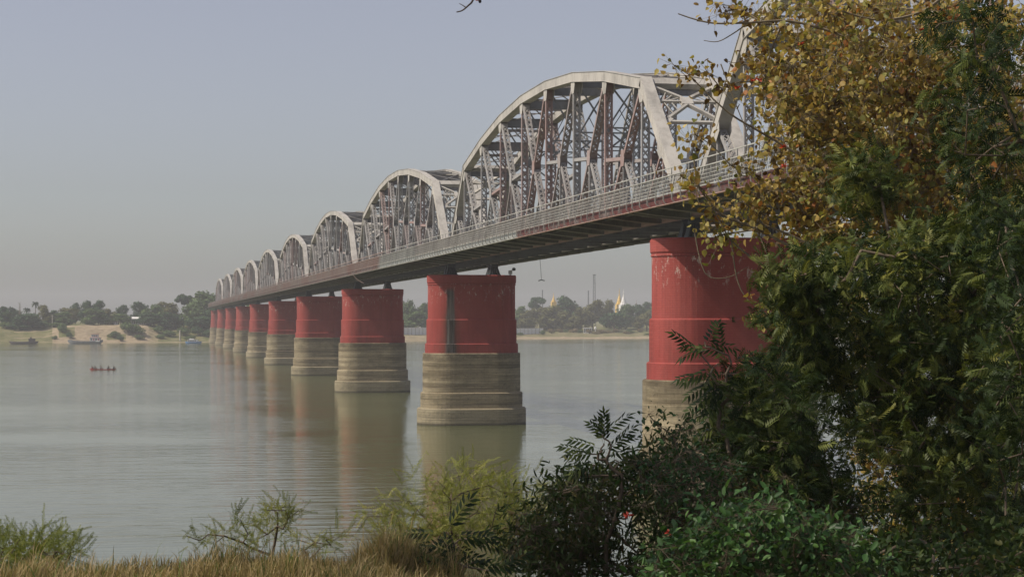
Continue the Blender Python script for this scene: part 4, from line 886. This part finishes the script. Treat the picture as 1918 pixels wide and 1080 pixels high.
def fronds(name, label, base, tips, size, cat='shrub', group=None):
    """a sapling whose arching compound leaves can be told apart"""
    b = np.array(wpt(*base)); b[2] = gz(b)-.1; r = empty(name, tuple(b)); cl = np.array([wpt(x, y, z) for x, y, z, _, _ in tips]); A, par, tp, dr = grow([np.zeros(3), (cl.mean(0)-b)*.55], cl-b, .2); wood('stem', A, par, M['bark'], r, .006, .04)
    ax = []; rt = np.array((math.cos(TH), -math.sin(TH), 0))
    for x, y, z, dx, dy in tips: ax.append(rt*dx + UP*dy + rng.normal(0, .12, 3))
    ax = np.array(ax); up = UP*1.0 + rng.normal(0, .15, (len(ax), 3)) - np.array((math.sin(TH), math.cos(TH), 0))*.9
    V, Fc = inst(FROND[0], FROND[1], A[tp], frames(ax, up), np.full(len(ax), size)*rng.uniform(.85, 1.15, len(ax))); npmesh('foliage', V, Fc, M['neem_leaf'], r, tint=rng.uniform(0, .7, len(Fc)))
    tag(r, label, cat, group)
fronds('neem_shoot', 'arching dark leafy shoot in front of the paint line of the nearest pier', (1400, 900, 20.5),
   [(1330,650,20.5,-.9,-.25),(1325,655,20.4,-.5,.1),(1335,690,20.5,-1,-.25),(1340,715,20.6,-1,-.2),(1322,650,20.5,.3,.6),(1350,660,20.5,-.2,.5),(1345,720,20.4,-.6,-.6),(1330,700,20.4,-.9,.1),(1350,740,20.5,-.3,-.8),(1360,700,20.5,.2,-.5),(1370,680,20.5,.5,.2),(1338,735,20.6,-.9,-.5),(1320,640,20.6,.6,-.1),(1345,800,20.6,-.7,-.2),(1350,760,20.6,-.9,-.2),(1345,680,20.5,-.5,-.5),(1360,720,20.5,-.8,-.6),(1365,665,20.5,-.9,.3),(1350,700,20.6,-.2,-.9),(1380,700,20.5,.6,.5),(1370,740,20.5,-.7,.1),(1310,660,20.5,-.6,.5)], .31)
fronds('neem_shoot', 'dark leafy shoot standing up against the water left of the nearest pier', (1140, 1000, 20),
   [(1120,850,20,-.9,-.2),(1125,840,20,-.7,.25),(1130,830,20,-.2,.8),(1132,832,20,.2,.7),(1120,860,20,-1,-.4),(1140,850,20,.9,.1),(1150,860,20,.9,-.15),(1110,870,20,-.8,-.1),(1140,870,20,.6,-.5),(1128,845,20,.6,.35),(1100,880,20,-.7,-.3),(1160,865,20,1,.1),(1135,860,20,-.4,-.6),(1145,835,20,.5,.7),(1105,850,20,-.8,.3),(1115,870,20,-.6,-.6),(1150,880,20,.7,-.4),(1165,890,20,.9,.3),(1130,820,20,.1,.9),(1140,825,20,-.6,.5),(1128,812,20,.5,.5),(1095,890,20,-.9,.1)], .29)
fronds('neem_shoot', 'low bluish-green leafy shoot among the dry grass at the bottom middle', (840, 1080, 18.5),
   [(825,1000,18.5,-.9,.1),(820,1010,18.5,-.8,-.3),(835,995,18.5,.3,.5),(845,1005,18.5,.9,.0),(850,1020,18.5,.8,-.3),(860,1010,18.6,.9,.2),(880,1010,18.6,.7,-.2),(830,1050,18.4,-.9,-.1),(850,1050,18.4,.7,.1),(820,1060,18.3,-.8,.2),(870,1060,18.3,.8,.1),(840,1065,18.3,.1,.4),(900,1065,18.3,.8,.2),(860,1075,18.2,-.6,.3),(930,1070,18.3,.6,.4),(890,1050,18.4,-.5,.3)], .36)

# dark mixed shrubs
d1 = np.concatenate([sample([(1060,880),(1160,870),(1260,800),(1330,830),(1460,860),(1560,960),(1560,1080),(1000,1080),(980,980),(1040,930)], 190, 19.5, 23), sample([(1340,760),(1440,740),(1600,900),(1640,1000),(1400,960)], 70, 21, 24)])
plant('dark_shrub', 'large dark tangled shrub with brownish leaves below the nearest pier', 'shrub', wpt(1250, 1080, 21.5), wpt(1270, 980, 21.3), d1,
   [dict(per=46, spread=.17, tmplt=LANCE, size=.115, mat=M['bush_leaf'], down=.5, out=.3, name='foliage', twigs=(M['bark'], .0016))], M['bark'], .004, .05)
d2 = sample([(960,960),(1020,930),(1080,900),(1150,960),(1120,1080),(930,1080)], 60, 19.5, 21)
plant('dark_shrub', 'smaller dark shrub with dry brown leaf clusters, left of the large dark shrub', 'shrub', wpt(1040, 1080, 20.3), wpt(1040, 1030, 20.3), d2,
   [dict(per=36, spread=.15, tmplt=LANCE, size=.10, mat=M['bush_leaf'], down=.5, out=.3, name='foliage', tlo=.25, thi=1, twigs=(M['bark'], .0016))], M['bark'], .004, .04)
d3 = np.concatenate([sample([(1560,900),(1918,880),(1918,1080),(1560,1080)], 50, 22, 28), sample([(1600,1020),(1960,980),(1960,1100),(1560,1100)], 60, 17, 20)])
plant('dark_shrub', 'leafy undergrowth in the shade below the big green trees, bottom right', 'shrub', wpt(1720, 1080, 25), wpt(1720, 1030, 25), d3,
   [dict(per=40, spread=.18, tmplt=OVAL, size=.09, mat=M['bush_leaf'], down=.3, out=.3, name='foliage', thi=.85)], M['bark'], .004, .05)
# green vine mound
v1 = np.concatenate([sample([(1330,960),(1440,935),(1520,950),(1600,1000),(1650,1060),(1650,1090),(1180,1090),(1240,1020)], 170, 15.5, 17.5)])
plant('vine_mound', 'bright green vine with rounded leaves mounded at the bottom of the picture', 'vine', wpt(1420, 1130, 16.5), wpt(1420, 1060, 16.5), v1,
   [dict(per=30, spread=.13, tmplt=OVAL, size=.08, mat=M['vine_leaf'], down=.25, out=.4, upn=.7, name='foliage', twigs=(M['bark'], .0012))], M['bark'], .003, .03, .25)
v2 = np.concatenate([sample([(1190,870),(1260,840),(1340,830),(1400,880),(1330,960),(1220,960)], 60, 18.5, 20.5), np.array([wpt(x, y, 19) for x, y in [(1225,790),(1240,800),(1262,815),(1280,800),(1290,780),(1300,800),(1215,775),(1270,850)]])])
plant('vine_mound', 'smaller green vine climbing in front of the tan foot of the nearest pier', 'vine', wpt(1290, 1050, 20), wpt(1290, 930, 19.7), v2,
   [dict(per=20, spread=.10, tmplt=OVAL, size=.06, mat=M['vine_leaf'], down=.3, out=.4, upn=.8, name='foliage', thi=.6, twigs=(M['bark'], .0025))], M['bark'], .003, .03, .25)
for k, (px, py, lab) in enumerate([(1177,965,'upper'), (1253,998,'lower')]):
    m = blossom(px, py, 18.9, '', .06); o = m.build('red_flower', M['flower']); tag(o, '%s of the two red flowers in the dark shrub' % lab, 'flower', 'red flowers in the dark shrub')

# feathery acacias
def acacia(label, base, top, cl, per, size, spread=.14, rt=.0035, tone=(0, 1)):
    return plant('acacia_shrub', label, 'shrub', base, top, cl, [dict(per=per, spread=spread, tmplt=FEATHER, size=size, mat=M['acacia_leaf'], down=-.35, out=.7, name='foliage', tlo=tone[0], thi=tone[1])], M['bark'], rt, .03, .2, 'feathery acacia shrubs on the bank')
acacia('large pale green feathery shrub in front of the reflection of the stained pier', wpt(850, 1085, 25), wpt(860, 1010, 25), np.concatenate([sample([(700,980),(770,930),(800,900),(870,885),(960,900),(1040,940),(1020,1040),(900,1050),(720,1040)], 120, 24, 26.5), np.array([wpt(x, y, 25) for x, y in [(790,893),(730,935),(880,885),(915,890),(968,905),(1000,925),(1040,935),(690,965),(665,1000)]])]), 11, .25)
acacia('small spreading acacia with thin dark branches standing alone in the dry grass', wpt(505, 1085, 19.5), wpt(510, 1040, 19.5), np.array([wpt(x, y, 19.5+random.uniform(-.3, .3)) for x, y in
   [(350,1003),(375,1012),(390,1000),(405,1015),(420,1003),(440,1010),(455,1015),(465,1000),(480,985),(450,972),(490,975),(500,955),(505,950),(520,960),(535,955),(550,948),(560,955),(540,970),(520,985),(500,1000),(480,1010),(530,990),(470,1025)]]), 11, .19, .07, .0045)
acacia('low acacia shrub right of the lone spreading one', wpt(575, 1080, 20), wpt(580, 1050, 20), np.array([wpt(x, y, 20+random.uniform(-.3, .3)) for x, y in [(560,1010),(575,1005),(590,1015),(610,1010),(625,1005),(640,1002),(600,1025),(620,1020),(570,1030),(545,1015)]]), 6, .20, .07)
acacia('dense green feathery bush at the bottom left corner', wpt(40, 1100, 20), wpt(45, 1060, 20), sample([(-60,1000),(0,1000),(60,995),(100,1005),(140,1020),(150,1060),(100,1085),(-60,1085)], 80, 19, 21), 8, .24, .10, tone=(-.2, .55))

# dry grass along the crest
def grass(label, n, xr, yr, hmin, hmax, dens=None):
    X = rng.uniform(xr[0], xr[1], n); Z = rng.uniform(yr[0], yr[1], n); X = Z*(math.sin(TH)+X*math.cos(TH)); 
    P = np.stack([X, Z*math.cos(TH), np.zeros(n)], 1); cl_ = np.sin(P[:, 0]*3.1+P[:, 1]*1.3)+np.sin(P[:, 0]*7.3-P[:, 1]*2.2)+np.sin(P[:, 1]*5.1+P[:, 0])
    P[:, 2] = [near_h(x, y)-.02 for x, y in P[:, :2]]; H = rng.uniform(hmin, hmax, n)*(1+.22*cl_); H[rng.random(n) < .03] *= 1.5
    a = rng.uniform(0, 6.28, n); ln = rng.uniform(.05, .6, n)*H; D = np.stack([np.cos(a), np.sin(a), np.zeros(n)], 1); b = a+1.57+rng.normal(0, .6, n); Wd = np.stack([np.cos(b), np.sin(b), np.zeros(n)], 1)*rng.uniform(.003, .007, (n, 1))
    up = UP[None]*H[:, None]; L = D*ln[:, None]
    V = np.stack([P-Wd, P+Wd, P+L*.25+up*.5+Wd*.8, P+L*.25+up*.5-Wd*.8, P+L*.62+up*.85+Wd*.55, P+L*.62+up*.85-Wd*.55, P+L*1.1+up+Wd*.12, P+L*1.1+up-Wd*.12], 1).reshape(-1, 3); k = np.arange(n)[:, None]*8
    Fc = np.concatenate([k+np.array([(0, 1, 2, 3)]), k+np.array([(3, 2, 4, 5)]), k+np.array([(5, 4, 6, 7)])]); t = np.clip(rng.normal(.5, .25, n)+.1*cl_, 0, 1)
    return npmesh('dry_grass', V, Fc, M['grass'], tint=np.concatenate([t, t, t]))
o = grass('', 46000, (-.30, .045), (15.5, 20.5), .12, .26); tag(o, kind='stuff', label='dry straw-coloured grass along the crest of the near bank', cat='grass')
o = grass('', 5000, (-.085, -.03), (18.2, 19.4), .26, .46); o.name = 'tall_grass_tuft'; tag(o, kind='stuff', label='taller tawny grass tuft in front of the feathery shrub', cat='grass')

# tree leaning over the camera's bank: its crown is above the frame, one twig hangs in
ob_ = np.array((-6.0, 13.0, 0.0)); ob_[2] = gz(ob_)-.1
cc = []
while len(cc) < 300:
    x, y, z = random.uniform(-8.5, -.6), random.uniform(15.0, 24), random.uniform(19.4, 26)
    if ((x+4.6)/4.3)**2+((y-19.8)/5)**2+((z-22.5)/4)**2 < 1: cc.append((x, y, z))
cc = np.array(cc)
oh = empty('overhanging_tree', tuple(ob_)); A, par, tips, dirs = grow([np.zeros(3), np.array((.6, 1.2, 5)), np.array((3.5, 5, 9.5))], cc-ob_, .6); wood('trunk', A, par, M['bark'], oh, .008, .28)
leaves(oh, A[tips], dirs, 10, .36, OVAL, .30, M['neem_leaf'], .3, .4)
q = sprig('', '', [([(1010,-560),(960,-300),(930,-120),(900,-40),(886,0),(878,10),(866,20),(855,23)], 20, .016)], 0, 0); o = q.build('twig', M['bark'], oh); o.location = -oh.location
q = sprig('', '', [([(872,14),(866,10),(860,7)], 20, .006)], 0, 0); o2 = q.build('spur', M['bark'], o)
o = blossom(892, 0, 20, '', .045).build('red_bud', M['flower'], oh); o.location = -oh.location
m = MB(); c = wpt(899, 3, 20); m.lathe([(.003, -.02), (.015, -.01), (.017, .007), (.006, .022)], tuple(c), 8); o = m.build('seed_pod', M['hair'], oh); o.location = -oh.location
tag(oh, 'tree overhead showing one thin dark twig and red bud at the top edge', 'tree')

# ------------------------------------------------------------------ haze
m = MB(); m.box(-3700, 3700, -70, 3700, -3.2, 62); hz = m.build('haze', bpy.data.materials.new('haze')); hm = hz.data.materials[0]; hm.use_nodes = True; hn = hm.node_tree; hn.nodes.remove(hn.nodes['Principled BSDF'])
pv = hn.nodes.new('ShaderNodeVolumePrincipled'); pv.inputs['Color'].default_value = (.98, .985, 1.0, 1); pv.inputs['Density'].default_value = .00022; pv.inputs['Anisotropy'].default_value = .0
hn.links.new(pv.outputs[0], hn.nodes['Material Output'].inputs['Volume']); tag(hz, kind='stuff')
